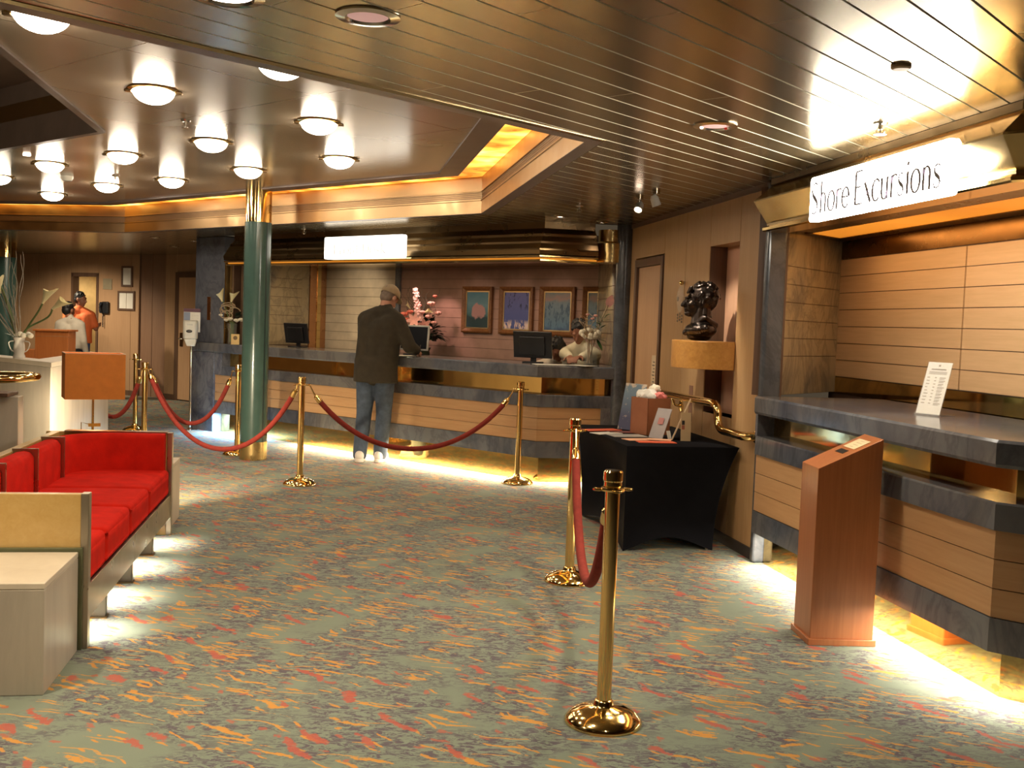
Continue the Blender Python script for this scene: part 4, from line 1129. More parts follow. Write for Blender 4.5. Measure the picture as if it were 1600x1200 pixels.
sheet('bright orange leaflet nearest the table front', 0.21, 0.27, 0.15, 0.27, 0.10, M['orange_paper'], 0.0)
sheet('peach leaflet just behind the nearest orange one', 0.36, 0.20, 0.4, 0.24, 0.12, M['peach_paper'], 0.0)
sheet('peach leaflet in front of the grey leaning card', 0.33, 0.33, -0.2, 0.17, 0.10, M['peach_paper'], 0.0045)
sheet('pale grey magazine in the middle of the leaflets', 0.60, 0.17, 0.3, 0.26, 0.17, M['silver'], 0.0)
sheet('orange leaflet on the far left of the table', 0.99, 0.08, 0.5, 0.30, 0.13, M['orange_paper'], 0.0)
sheet('dark red brochure at the foot of the blue poster', 0.86, 0.20, 0.2, 0.20, 0.12, plain('dark red print', (0.24, 0.06, 0.04), 0.4), 0.0)
sheet('white leaflet at the left rim of the table', 0.75, 0.055, 0.6, 0.22, 0.12, M['paper'], 0.0)

# ------------------------------------------------------------------ shelf, bust and handrail on the right wall
sp_ = fC(0.81, 0.0)
sh = thing('wall_shelf', 'drum shaped burl wood shelf carrying the dark bust', 'shelf', (sp_.x, sp_.y, 1.238), C_ANG)
R_ = 0.335; pts = [(R_ * math.cos(PI * k / 28), 0.005 + R_ * math.sin(PI * k / 28)) for k in range(29)]
b = MB(); b.prism(pts, 0.0, 0.196); b.obj('drum', M['burl'], sh, smooth=30, bevel=0.003)
b = MB(); pi_ = [(x * 0.995, y * 0.995) for x, y in pts]; b.prism(pi_, 0.1965, 0.20); b.obj('top_face', M['burl'], sh, smooth=30)

bp = fC(0.84, 0.135)
bust = thing('bust', 'dark bronze bust of a curly haired head facing left on the burl shelf', 'bust', (bp.x, bp.y, 1.439), math.radians(84))
b = MB()
b.ball((0, -0.020, 0.292), (0.082, 0.104, 0.104), 20, 14); b.ball((0, 0.040, 0.245), (0.060, 0.070, 0.085), 18, 12); b.ball((0, 0.030, 0.205), (0.052, 0.065, 0.05), 16, 10)
b.ball((0, 0.078, 0.180), (0.030, 0.030, 0.024)); b.capsule((0, 0.104, 0.272), (0, 0.127, 0.236), 0.009, 0.015)
b.ball((0, 0.124, 0.232), (0.017, 0.016, 0.012)); b.ball((0, 0.103, 0.211), (0.024, 0.015, 0.0075)); b.ball((0, 0.101, 0.198), (0.021, 0.015, 0.008)); b.ball((0, 0.092, 0.178), (0.020, 0.021, 0.017))
for sx in (-1, 1):
    b.ball((sx * 0.034, 0.096, 0.286), (0.028, 0.018, 0.009)); b.ball((sx * 0.031, 0.096, 0.266), (0.013, 0.010, 0.009)); b.ball((sx * 0.046, 0.070, 0.240), (0.020, 0.028, 0.022))
    b.ball((sx * 0.080, 0.000, 0.248), (0.012, 0.022, 0.034))
b.capsule((0, -0.010, 0.20), (0, -0.005, 0.08), 0.066, 0.078)
b.ball((0, -0.005, 0.070), (0.135, 0.112, 0.055), 20, 12); b.ball((0, 0.005, 0.022), (0.07, 0.085, 0.03))
for sx in (-1, 1):
    b.capsule((sx * 0.015, 0.098, 0.050), (sx * 0.070, -0.02, 0.150), 0.022, 0.018); b.capsule((sx * 0.05, 0.05, 0.07), (sx * 0.125, -0.03, 0.080), 0.03, 0.03)
    b.capsule((sx * 0.02, -0.095, 0.105), (sx * 0.075, -0.03, 0.15), 0.026, 0.018)
rr = random.Random(5)
for k in range(64):        # waves of hair over the crown, back and temples
    th = rr.uniform(0, 2 * PI); ph = rr.uniform(-0.25, 0.97); c_ = math.sqrt(1 - ph * ph)
    d_ = Vector((math.cos(th) * c_, math.sin(th) * c_, ph))
    if d_.y > 0.42 and d_.z < 0.62: continue
    if d_.z < 0.05 and d_.y > -0.1: continue
    e_ = (d_ + Vector((rr.uniform(-0.35, 0.35), rr.uniform(-0.1, 0.4), rr.uniform(-0.35, 0.1)))).normalized()
    f = lambda v: Vector((v.x * 0.084, -0.020 + v.y * 0.107, 0.292 + v.z * 0.107))
    b.capsule(f(d_), f(e_), 0.011, 0.008, 8)
for k in range(6): b.capsule((-0.05 + k * 0.02, 0.075, 0.345 + 0.008 * math.cos(k * 1.7)), (-0.055 + k * 0.022, 0.092, 0.322), 0.013, 0.009, 8)
bo = b.remesh('head', M['bronze_bust'], bust, 0.004, 4)
bo.scale = (1.06, 1.06, 1.08)

hr = thing('handrail', 'polished brass handrail bending down along the wood wall', 'handrail', LC, C_ANG)
path = [(2.0, 0.04, 0.985), (1.9, 0.085, 0.985), (1.2, 0.085, 0.99), (0.72, 0.085, 0.995), (0.60, 0.085, 0.99), (0.545, 0.085, 0.955), (0.53, 0.085, 0.90), (0.50, 0.085, 0.845), (0.43, 0.085, 0.82), (0.30, 0.085, 0.82), (0.12, 0.085, 0.82), (0.05, 0.07, 0.82), (0.035, 0.0, 0.82)]
def smooth_path(p, n=4):
    p = [Vector(q) for q in p]; out = []
    for i in range(len(p) - 1):
        p0, p1, p2, p3 = p[max(i - 1, 0)], p[i], p[i + 1], p[min(i + 2, len(p) - 1)]
        for k in range(n):
            t = k / n
            out.append(0.5 * ((2 * p1) + (-p0 + p2) * t + (2 * p0 - 5 * p1 + 4 * p2 - p3) * t * t + (-p0 + 3 * p1 - 3 * p2 + p3) * t ** 3))
    out.append(p[-1]); return out
b = MB(); b.tube(smooth_path(path), 0.029, 16); b.obj('rail', M['brass'], hr, smooth=60)
b = MB(); b.lathe([(0.045, 0), (0.045, 0.012), (0.02, 0.02)], 20, Matrix.Translation((1.55, 0.0, 0.90)) @ Matrix.Rotation(-PI / 2, 4, 'X')); b.tube([(1.55, 0.01, 0.90), (1.55, 0.06, 0.91), (1.55, 0.085, 0.97)], 0.011, 10); b.obj('bracket', M['brass'], hr)
b = MB(); b.lathe([(0.042, 0), (0.042, 0.012), (0.03, 0.02)], 20, Matrix.Translation((0.035, 0.0, 0.82)) @ Matrix.Rotation(-PI / 2, 4, 'X')); b.obj('flange', M['brass'], hr)

# wall ornament and notices
orn = thing('wall_ornament', 'clear glass ornament hanging from a brass knob on the wood wall', 'ornament', tuple(fC(1.615, 0.0, 1.86)), C_ANG)
b = MB(); b.ball((0, 0.025, 0.03), 0.02, 12, 8); b.obj('knob', M['brass'], orn)
b = MB(); b.ball((0, 0.03, -0.10), (0.075, 0.02, 0.11), 18, 10); b.obj('disc', M['acrylic'], orn)
b = MB()
for k in range(9): b.ball((0.06 * math.sin(k * 2.1), 0.03, -0.22 - 0.008 * k), (0.010, 0.006, 0.010), 8, 6)
b.ball((0.0, 0.05, -0.10), (0.02, 0.004, 0.02), 8, 6); b.obj('beads', M['twig_grey'], orn)
b = MB(); b.box(1.30, 1.38, 0.0005, 0.004, 0.80, 1.08)
tag(b.obj('wall_notice', plain('brown printed strip', (0.26, 0.13, 0.08), 0.5), smooth=0, loc=LC, rot=C_ANG), 'brown strip notice on the wall below the handrail', 'notice')
# ------------------------------------------------------------------ red sofa, its stone side tables, lamp
S0 = Vector((-1.865, 4.58))
def fS(s, y, z=0.0): p = S0 + CD * s + CN * y; return (p.x, p.y, z)
sofa = thing('sofa', 'long red sofa with steel rail, gold end panel and light underneath', 'sofa', (S0.x, S0.y, 0), C_ANG)
b = MB(); b.box(-0.042, 0.0, 0.012, 0.78, 0.0, 0.690); ep = b.obj('end_panel', M['gold_panel'], sofa, smooth=0, bevel=0.003)
b = MB(); b.box(-0.046, 0.004, -0.022, 0.012, 0.0, 0.694); b.obj('edge_post', M['sofa_metal'], ep, smooth=0, bevel=0.003)
b = MB(); b.box(-0.060, -0.042, 0.0, 0.78, 0.0, 0.455); b.obj('base_strip', M['green_trim'], ep, smooth=0, bevel=0.002)
b = MB(); b.box(2.425, 2.465, 0.012, 0.78, 0.0, 0.690); ep = b.obj('end_panel', M['gold_panel'], sofa, smooth=0, bevel=0.003)
b = MB(); b.box(2.420, 2.470, -0.022, 0.012, 0.0, 0.694); b.obj('edge_post', M['sofa_metal'], ep, smooth=0, bevel=0.003)
b = MB(); b.box(2.40, 2.470, 0.012, 0.66, 0.690, 0.700); b.obj('cap_strip', M['sofa_metal'], ep, smooth=0)
for x0, x1 in ((0.004, 1.145), (1.149, 2.42)):
    b = MB(); b.box(x0, x1, -0.012, 0.02, 0.118, 0.272); b.obj('front_rail', M['sofa_metal'], sofa, smooth=0, bevel=0.003)
b = MB(); b.box(0.0, 2.425, 0.02, 0.74, 0.20, 0.268); b.obj('seat_deck', M['dark_wood'], sofa, smooth=0)
for s in (0.47, 1.15, 1.84):
    b = MB(); b.box(s - 0.022, s + 0.022, 0.0, 0.15, 0.0, 0.20); lg = b.obj('leg', M['leg_steel'], sofa, smooth=0, bevel=0.003)
    b = MB(); b.box(s - 0.035, s + 0.03, -0.008, 0.16, 0.0, 0.008); b.obj('foot_plate', M['bronze_dark'], lg, smooth=0)
def cushion(x0, x1, y0, y1, z0, z1):
    bm = bmesh.new(); bmesh.ops.create_cube(bm, size=1.0)
    bmesh.ops.subdivide_edges(bm, edges=bm.edges[:], cuts=5, use_grid_fill=True)
    for v in bm.verts:
        u, w, t = v.co.x * 2, v.co.y * 2, v.co.z * 2
        k = (1 - u * u) * (1 - w * w)
        v.co = Vector(((x0 + x1) / 2 + u * (x1 - x0) / 2, (y0 + y1) / 2 + w * (y1 - y0) / 2, (z0 + z1) / 2 + t * (z1 - z0) / 2 + (0.014 * k if t > 0.5 else 0)))
    b = MB(); b.bm.free(); b.bm = bm
    return b.obj('seat_cushion', M['red'], sofa, smooth=50, bevel=0.032, seg=4)
for x0, x1 in ((0.006, 0.398), (0.416, 1.016), (1.036, 1.618), (1.638, 2.40)): cushion(x0, x1, -0.008, 0.60, 0.272, 0.45)
PADP = [(0.0, 0.30), (0.0, 0.655), (0.02, 0.685), (0.05, 0.692), (0.10, 0.685), (0.10, 0.30)]
for x0, x1 in ((0.008, 0.79), (0.81, 1.39), (1.41, 1.985)):
    b = MB(); b.sweep(PADP, [(x0, 0.58), (x1, 0.58)]); b.obj('back_pad', M['red'], sofa, smooth=50, bevel=0.008)
arc = [(2.005, 0.58)] + [(2.10 + 0.235 * math.sin(PI / 2 * k / 12), 0.345 + 0.235 * math.cos(PI / 2 * k / 12)) for k in range(13)] + [(2.335, 0.02)]
b = MB(); b.sweep([(0.0, 0.30), (0.0, 0.655), (0.02, 0.685), (0.05, 0.692), (0.085, 0.685), (0.085, 0.30)], arc); b.obj('corner_pad', M['red'], sofa, smooth=60)
for s in (0.80, 1.40, 1.995):
    b = MB(); b.box(s - 0.008, s + 0.008, 0.56, 0.70, 0.30, 0.705); b.obj('back_divider', M['sofa_metal'], sofa, smooth=0, bevel=0.002)
b = MB(); b.box(0.0, 2.425, 0.695, 0.745, 0.0, 0.690); b.obj('back_panel', M['gold_panel'], sofa, smooth=0, bevel=0.003)

sd = thing('side_table', 'cream stone block table in the lower left corner, against the gold sofa end', 'side table', fS(-0.345, 0.40), C_ANG)
b = MB(); b.box(-0.275, 0.275, -0.385, 0.40, 0.0, 0.415); b.obj('block', M['grey_stone'], sd, smooth=0, bevel=0.003)
b = MB(); b.box(-0.275, 0.275, -0.385, 0.40, 0.4155, 0.44); b.obj('top', M['cream_stone'], sd, smooth=0, bevel=0.003)
sd = thing('side_table', 'cream stone block table behind the far end of the red sofa', 'side table', fS(2.80, 0.40), C_ANG)
b = MB(); b.box(-0.28, 0.28, -0.385, 0.40, 0.0, 0.415); b.obj('block', M['cream_stone'], sd, smooth=0, bevel=0.003)
b = MB(); b.box(-0.28, 0.28, -0.385, 0.40, 0.4155, 0.44); b.obj('top', M['cream_stone'], sd, smooth=0, bevel=0.003)

lx, ly = -2.935, 7.30
lamp = thing('table_lamp', 'table lamp with a square orange shade on the far stone side table', 'lamp', (lx, ly, 0.4405), math.radians(28))
hx, hy, z0, z1 = 0.195, 0.13, 0.44, 0.755
b = MB()
for q in ((-hx, hx, -hy, -hy + 0.004), (-hx, hx, hy - 0.004, hy), (-hx, -hx + 0.004, -hy + 0.004, hy - 0.004), (hx - 0.004, hx, -hy + 0.004, hy - 0.004)): b.box(q[0], q[1], q[2], q[3], z0, z1)
shd = b.obj('lamp_shade', M['shade'], lamp, smooth=0)
b = MB()
for q in ((-hx, hx, -hy - 0.001, -hy + 0.005), (-hx, hx, hy - 0.005, hy + 0.001), (-hx - 0.001, -hx + 0.005, -hy, hy), (hx - 0.005, hx + 0.001, -hy, hy)): b.box(q[0], q[1], q[2], q[3], z1 - 0.002, z1 + 0.002)
b.obj('rim', M['cream_paper'], shd, smooth=0)
b = MB(); b.lathe([(0.0, 0.0), (0.09, 0.0), (0.09, 0.012), (0.02, 0.02), (0.008, 0.03), (0.008, 0.56), (0, 0.56)], 24); b.obj('stem', M['brass_soft'], lamp)
b = MB(); b.box(-0.03, 0.05, -0.012, 0.012, 0.24, 0.262); b.tube([(-0.075, 0, 0.02), (-0.075, 0, 0.27), (-0.02, 0, 0.255)], 0.003, 6); b.obj('switch', M['brass_soft'], lamp, smooth=30)
b = MB(); b.tube([(-hx, 0, z0 + 0.06), (hx, 0, z0 + 0.06)], 0.003, 6); b.obj('shade_carrier', M['brass_soft'], lamp)
M['bulb'] = emit('warm bulb', (1.0, 0.76, 0.46), 60.0)
b = MB(); b.ball((0, 0.0, 0.50), (0.030, 0.030, 0.036), 16, 10); b.obj('bulb', M['bulb'], lamp)

KB = Vector((-3.545, 8.0))
def rel(a, c): p = KB + CD * a + AD * c; return (p.x, p.y)
b = MB(); b.prism([(KB.x, KB.y), rel(2.15, 0), rel(2.15, 0.35), rel(0.28, 0.35), rel(0.28, 1.9), rel(0, 1.9)], 0, 1.045)
pw = tag(b.obj('planter_wall', M['grey_stone'], smooth=0, bevel=0.004), 'tall stone block wall behind the sofa, lit white by the lamp', 'stone wall')
b = MB(); b.prism([(KB.x + 0.006, KB.y - 0.006), rel(2.155, -0.004), rel(2.155, 0.36), rel(0.29, 0.36), rel(0.29, 1.92), rel(0, 1.92)], 1.0455, 1.082); b.obj('coping', M['cream_stone'], pw, smooth=0, bevel=0.003)

bl = thing('balustrade', 'stone stair balustrade with a curved brass rail at the left edge', 'balustrade', (-3.30, 7.0, 0), math.radians(-170 + 360))
b = MB(); b.box(0.0, 1.6, -0.06, 0.06, 0.0, 0.90); b.obj('panel', M['cream_stone'], bl, smooth=0, bevel=0.004)
b = MB(); b.tube(smooth_path([(1.7, 0.20, 1.00), (0.6, 0.21, 1.01), (0.10, 0.17, 1.02), (-0.075, 0.03, 1.03), (-0.06, -0.10, 1.03), (0.15, -0.16, 1.03), (1.6, -0.18, 1.03)], 6), 0.026, 14); rl = b.obj('rail', M['brass'], bl, smooth=60)
b = MB()
for x in (0.25, 1.0): b.tube([(x, 0.03, 0.88), (x, 0.16, 0.90), (x, 0.20, 0.985)], 0.010, 8)
b.obj('bracket', M['brass'], rl)
b = MB(); b.box(0.05, 1.6, -0.12, 0.12, 0.902, 0.925); b.obj('coping', M['dark_wood'], bl, smooth=0, bevel=0.003)

# orange lectern behind the stone wall
lc = thing('lectern', 'orange veneered lectern standing behind the stone wall', 'lectern', (-4.87, 11.1, 0), math.radians(8))
b = MB(); b.box(-0.165, 0.165, -0.15, 0.15, 0.04, 1.255); b.obj('body', M['orange_wood'], lc, smooth=0, bevel=0.004)
b = MB(); b.box(-0.27, -0.166, -0.15, 0.15, 0.04, 1.06); b.obj('side_box', M['orange_wood'], lc, smooth=0, bevel=0.004)
b = MB(); b.box(-0.185, 0.185, -0.17, 0.17, 1.2555, 1.275); b.obj('top', M['orange_wood'], lc, smooth=0, bevel=0.003)
b = MB(); b.box(-0.16, 0.16, -0.14, 0.14, 0, 0.04); b.obj('plinth', M['dark_wood'], lc, smooth=0)

# ------------------------------------------------------------------ flowers
def leaf_blade(b, p, d, L, W, droop=0.2, n=6, up=Vector((0, 0, 1))):
    d = Vector(d).normalized(); side = d.cross(up)
    if side.length < 1e-3: side = Vector((1, 0, 0))
    side.normalize(); p = Vector(p); rows = []
    for k in range(n + 1):
        u = k / n; c = p + d * (L * u) - Vector((0, 0, droop * L * u * u)); w = W * math.sin(PI * min(0.98, 0.08 + 0.9 * u)) * 0.5
        mid = c - up * 0.12 * w
        rows.append([b.bm.verts.new(c - side * w), b.bm.verts.new(mid), b.bm.verts.new(c + side * w)])
    for a, c in zip(rows, rows[1:]):
        for j in (0, 1):
            f = b.bm.faces.new((a[j], a[j + 1], c[j + 1], c[j])); f.material_index = b.mi
def calla(b, p, d, L, r):
    """funnel of one rolled petal along direction d"""
    d = Vector(d).normalized(); q = Vector((0, 0, 1)).rotation_difference(d).to_matrix(); p = Vector(p); seg = 16; rows = []
    for k in range(8):
        u = k / 7; row = []
        for j in range(seg):
            a = 2 * PI * j / seg; flare = r * (0.22 + 0.78 * u ** 1.6); lip = 0.55 * L * (u ** 3) * max(0, math.cos(a)) ** 2
            cr = flare * (1 + 0.35 * u * max(0, math.cos(a)))
            row.append(b.bm.verts.new(p + q @ Vector((cr * math.cos(a), cr * math.sin(a), L * u * 0.75 + lip * (1 - 0.3 * u)))))
        rows.append(row)
    for a, c in zip(rows, rows[1:]):
        for j in range(seg):
            f = b.bm.faces.new((a[j], a[(j + 1) % seg], c[(j + 1) % seg], c[j])); f.material_index = b.mi
def six_petal(b, p, d, r, n=6):
    d = Vector(d).normalized(); q = Vector((0, 0, 1)).rotation_difference(d).to_matrix(); up = q @ Vector((0, 0, 1))
    for k in range(n):
        a = 2 * PI * k / n; v = q @ Vector((math.cos(a), math.sin(a), 0.45)); leaf_blade(b, p, v, r, r * 0.48, 0.0, 5, up)
def rose(b, p, r):
    p = Vector(p); b.ball(p, r * 0.55, 10, 6)
    for ring_, (n, rr_, tz) in enumerate(((4, 0.55, 0.5), (5, 0.85, 0.1))):
        for k in range(n):
            a = 2 * PI * k / n + ring_; v = Vector((math.cos(a), math.sin(a), 0.7 - 0.5 * ring_)); b.ball(p + v.normalized() * r * rr_ * 0.6, (r * 0.42, r * 0.42, r * 0.36), 8, 6)
def curly(b, p, top, r, rnd, amp=0.05, n=14):
    p, top = Vector(p), Vector(top); f1, f2 = rnd.uniform(2, 5), rnd.uniform(2, 5); pts = []
    for k in range(n + 1):
        u = k / n; pts.append(p.lerp(top, u) + Vector((math.sin(f1 * u * 3) * amp * u, math.cos(f2 * u * 3) * amp * u, 0)))
    b.tube(pts, [r * (1 - 0.6 * k / n) for k in range(n + 1)], 6)

# callas in the white jug on the stone wall
vx, vy, vz = -4.04, 8.53, 1.083
vs = thing('flower_vase', 'white ceramic two handled vase with callas on the stone wall', 'vase', (vx, vy, vz))
b = MB(); b.lathe([(0.0, 0.0), (0.045, 0.0), (0.047, 0.012), (0.038, 0.035), (0.044, 0.07), (0.041, 0.11), (0.036, 0.135), (0.047, 0.168), (0.043, 0.168), (0.032, 0.135), (0.0, 0.13)], 28); b.obj('jug', M['vase_white'], vs, smooth=60)
for sx in (-1, 1):
    b = MB(); b.tube(smooth_path([(sx * 0.040, 0, 0.14), (sx * 0.085, 0, 0.125), (sx * 0.07, 0, 0.07), (sx * 0.045, 0, 0.05)], 5), 0.005, 8); b.obj('handle', M['vase_white'], vs, smooth=60)
rnd = random.Random(11)
for tip, r in (((0.19, 0, 0.46), 1), ((0.27, 0.0, 0.42), 2)):
    b = MB(); b.tube(smooth_path([(0.01, 0, 0.12), (0.06, 0, 0.24), (tip[0] - 0.04, 0, tip[2] - 0.08), tip], 5), 0.008, 8); stm = b.obj('stem', M['stem'], vs, smooth=60)
    b = MB(); calla(b, (tip[0] - 0.004, 0, tip[2] - 0.01), (0.45, 0.05, 1) if r == 1 else (1, 0.0, 0.75), 0.15, 0.045); b.obj('calla_flower', M['calla'], stm, smooth=60)
b = MB()
for k in range(18): curly(b, (rnd.uniform(-0.02, 0.02), rnd.uniform(-0.02, 0.02), 0.12), (rnd.uniform(-0.42, -0.02), rnd.uniform(-0.1, 0.1), rnd.uniform(0.55, 1.0)), 0.0045, rnd, 0.02)
b.obj('twig', M['twig_grey'], vs, smooth=60)
b = MB()
for k in range(3): b.tube(smooth_path([(-0.01, 0, 0.12), (-0.05, 0.02 * k, 0.25), (-0.12 - 0.02 * k, 0, 0.50 + 0.05 * k)], 5), 0.008, 8)
b.obj('stem', M['stem'], vs, smooth=60)
b = MB(); calla(b, (-0.16, 0, 0.52), (-0.2, 0, 1), 0.13, 0.04); b.obj('calla_flower', M['calla'], vs, smooth=60)
b = MB()
for k in range(5): b.ball((-0.02 + 0.03 * k, rnd.uniform(-0.02, 0.02), 0.185 + 0.01 * (k % 2)), (0.026, 0.022, 0.022), 10, 6)
b.obj('low_flower', M['white_flower'], vs)
b = MB(); leaf_blade(b, (0.05, 0, 0.17), (1, 0, 0.15), 0.42, 0.025, 0.12); leaf_blade(b, (0.02, 0, 0.16), (1, 0, 0.6), 0.12, 0.05, 0.2); leaf_blade(b, (-0.02, 0, 0.16), (-1, 0, 0.6), 0.12, 0.04, 0.2); b.obj('leaf', M['leaf'], vs)

# glass vase with callas and twigs at the left end of the desk
DT = 1.1305
def glass_vase(root, h, r):
    b = MB(); b.lathe([(0.0, 0.0), (r * 0.9, 0.0), (r * 0.9, 0.006), (r * 0.85, h * 0.5), (r * 1.05, h), (r * 1.05 - 0.004, h), (r * 0.85 - 0.004, h * 0.5), (r * 0.85 - 0.004, 0.012), (0.0, 0.012)], 24); b.obj('glass_body', M['glass'], root, smooth=60)
p = fA(4.98, -0.035)
vl = thing('flower_vase', 'glass vase of callas and curly twigs at the left end of the desk', 'vase', (p.x, p.y, DT))
glass_vase(vl, 0.26, 0.062); rnd = random.Random(4)
b = MB()
for k in range(6): b.tube([(rnd.uniform(-0.03, 0.03), rnd.uniform(-0.03, 0.03), 0.03), (rnd.uniform(-0.03, 0.03), rnd.uniform(-0.03, 0.03), 0.28)], 0.006, 6)
for x, z in ((-0.13, 0.56), (-0.02, 0.56)): b.tube(smooth_path([(0, 0, 0.2), (x * 0.5, 0, 0.38), (x, 0, z)], 5), 0.007, 8)
b.obj('stem', M['stem'], vl, smooth=60)
for x, d_ in ((-0.13, (-0.35, 0, 1)), (-0.02, (0.25, 0, 1))):
    b = MB(); calla(b, (x, 0, 0.53), d_, 0.14, 0.05); b.obj('calla_flower', M['calla'], vl, smooth=60)
b = MB()
for k in range(7):
    a = rnd.uniform(0, 6.28); cx_, cz_ = rnd.uniform(-0.09, 0.05), rnd.uniform(0.36, 0.46); rr_ = rnd.uniform(0.05, 0.10)
    b.tube([(cx_ + rr_ * math.cos(a + t_ * 0.5), rnd.uniform(-0.03, 0.0) + 0.02 * math.sin(t_), cz_ + 0.7 * rr_ * math.sin(a + t_ * 0.5)) for t_ in range(10)], 0.006, 6)
b.obj('curly_twig', M['twig'], vl, smooth=60)
b = MB()
for x, z, r in ((-0.07, 0.30, 0.036), (-0.02, 0.315, 0.04), (0.06, 0.30, 0.045), (0.12, 0.31, 0.045), (-0.14, 0.36, 0.03)): rose(b, (x, -0.02, z), r)
b.obj('white_rose', M['white_flower'], vl)
b = MB()
for k in range(8): leaf_blade(b, (0.05, 0, 0.33), (rnd.uniform(0.2, 1), rnd.uniform(-0.6, 0.6), rnd.uniform(0, 0.8)), 0.16, 0.06, 0.3)
b.obj('leaf', M['leaf_dark'], vl)
p = fA(4.86, 0.0)
ch = thing('card_stand', 'small gold card with a dark emblem before the left desk vase', 'card stand', (p.x, p.y, DT), math.radians(15))
b = MB(); b.box(-0.05, 0.05, -0.004, 0.004, 0.0, 0.13, Matrix.Rotation(math.radians(-8), 4, 'X')); b.box(-0.05, 0.05, -0.004, 0.03, 0, 0.005); b.obj('card', plain('gold card', (0.66, 0.45, 0.16), 0.4), ch, smooth=0)
b = MB(); b.lathe([(0.0, 0), (0.026, 0), (0.026, 0.002), (0, 0.002)], 20, Matrix.Rotation(math.radians(-8), 4, 'X') @ Matrix.Translation((0, -0.004, 0.082)) @ Matrix.Rotation(PI / 2, 4, 'X')); b.obj('emblem', plain('brown emblem', (0.16, 0.10, 0.04), 0.6), ch)

# glass vase at the right end of the desk
vr = thing('flower_vase', 'glass vase with white hydrangea and anthurium at the right end of the desk', 'vase', (0.77, 10.33, DT))
glass_vase(vr, 0.22, 0.075); rnd = random.Random(8)
b = MB()
for k in range(7): b.tube([(rnd.uniform(-0.04, 0.04), rnd.uniform(-0.04, 0.04), 0.02), (rnd.uniform(-0.05, 0.05), rnd.uniform(-0.04, 0.04), 0.32)], 0.006, 6)
b.tube(smooth_path([(0.02, 0, 0.2), (0.07, 0, 0.40), (0.15, 0, 0.60)], 5), 0.007, 8); b.obj('stem', M['twig'], vr, smooth=60)
b = MB()
for k in range(46):
    u, w_ = rnd.uniform(0, 6.28), rnd.uniform(-1, 1); d_ = Vector((math.cos(u) * (1 - w_ * w_) ** .5, math.sin(u) * (1 - w_ * w_) ** .5, w_))
    b.ball(Vector((-0.02 + d_.x * 0.095, -0.03 + d_.y * 0.06, 0.315 + d_.z * 0.042)), 0.020, 7, 5)
b.obj('hydrangea', M['white_flower'], vr)
b = MB(); leaf_blade(b, (0.145, 0, 0.58), (0.35, -0.1, 1), 0.13, 0.085, 0.0, 6, Vector((-0.2, -1, 0.1))); b.obj('anthurium', M['pink_flower'], vr)
b = MB()
for k in range(12): leaf_blade(b, (0.07 + 0.005 * k, 0, 0.34 + 0.014 * k), (rnd.choice((-1, 1)) * rnd.uniform(0.3, 1), rnd.uniform(-0.5, 0.5), rnd.uniform(0.1, 0.7)), 0.085, 0.038, 0.2)
b.obj('leaf', M['leaf'], vr)
b = MB()
for k in range(6): leaf_blade(b, (0.05, 0, 0.26), (rnd.uniform(0.1, 1), rnd.uniform(-0.6, 0.2), rnd.uniform(-0.9, 0.3)), 0.11, 0.045, 0.3)
b.obj('leaf', M['leaf'], vr)
b = MB()
for k in range(8): curly(b, (rnd.uniform(-0.03, 0.03), 0, 0.25), (rnd.uniform(-0.14, 0.02), rnd.uniform(-0.04, 0.04), rnd.uniform(0.42, 0.58)), 0.005, rnd, 0.04)
b.obj('curly_twig', M['twig'], vr, smooth=60)
b = MB()
for x, z, r in ((-0.05, 0.50, 0.02), (0.0, 0.46, 0.022), (0.03, 0.49, 0.025)): rose(b, (x, 0, z), r)
b.obj('peach_bud', M['pink_flower'], vr)

# big pink arrangement on a low cabinet behind the desk
p = fA(2.82, -1.22)
cb = thing('back_cabinet', 'low dark cabinet behind the desk carrying the pink flowers', 'cabinet', (p.x, p.y, 0), A_ANG)
b = MB(); b.box(-0.35, 0.35, -0.22, 0.22, 0.0, 0.92); b.obj('body', M['dark_wood'], cb, smooth=0, bevel=0.004)
b = MB(); b.box(-0.36, 0.36, -0.225, 0.23, 0.9205, 0.95); b.obj('top', M['marble_dark'], cb, smooth=0, bevel=0.004)
fa = thing('flower_arrangement', 'large pink lily and rose arrangement against the pink-lit back wall', 'flowers', (p.x, p.y, 0.951))
rnd = random.Random(21)
b = MB(); b.lathe([(0, 0), (0.10, 0), (0.13, 0.08), (0.11, 0.20), (0.13, 0.24), (0.12, 0.24), (0, 0.2)], 24); b.obj('urn', M['leaf_dark'], fa, smooth=60)
b = MB()
for k in range(300):
    a = rnd.uniform(0, 6.28); el = rnd.uniform(-0.3, 1.2); d_ = Vector((math.cos(a) * math.cos(el), math.sin(a) * math.cos(el), math.sin(el)))
    o_ = Vector((0.03, 0, 0.40)) + Vector((d_.x * rnd.uniform(0.05, 0.22), d_.y * 0.09, d_.z * rnd.uniform(0.05, 0.22)))
    leaf_blade(b, o_, d_, rnd.uniform(0.07, 0.13), rnd.uniform(0.04, 0.075), 0.3)
for k in range(26): curly(b, (0.0, 0, 0.3), (rnd.uniform(-0.22, 0.2), rnd.uniform(-0.08, 0.08), rnd.uniform(0.6, 0.98)), 0.004, rnd, 0.05)
b.obj('foliage', M['leaf_dark'], fa)
b = MB()
for k in range(11):
    z = 0.93 - k * 0.034; x = -0.075 + 0.006 * k; r = 0.016 + 0.0026 * k
    for j in range(3): six_petal(b, (x + rnd.uniform(-0.018, 0.018), -0.10, z), (rnd.uniform(-0.7, 0.7), -1, 0.4), r + 0.012, 5)
b.obj('gladiolus', plain('near white pink petal', (0.90, 0.62, 0.58), 0.5, 0, 0.1, 16), fa)
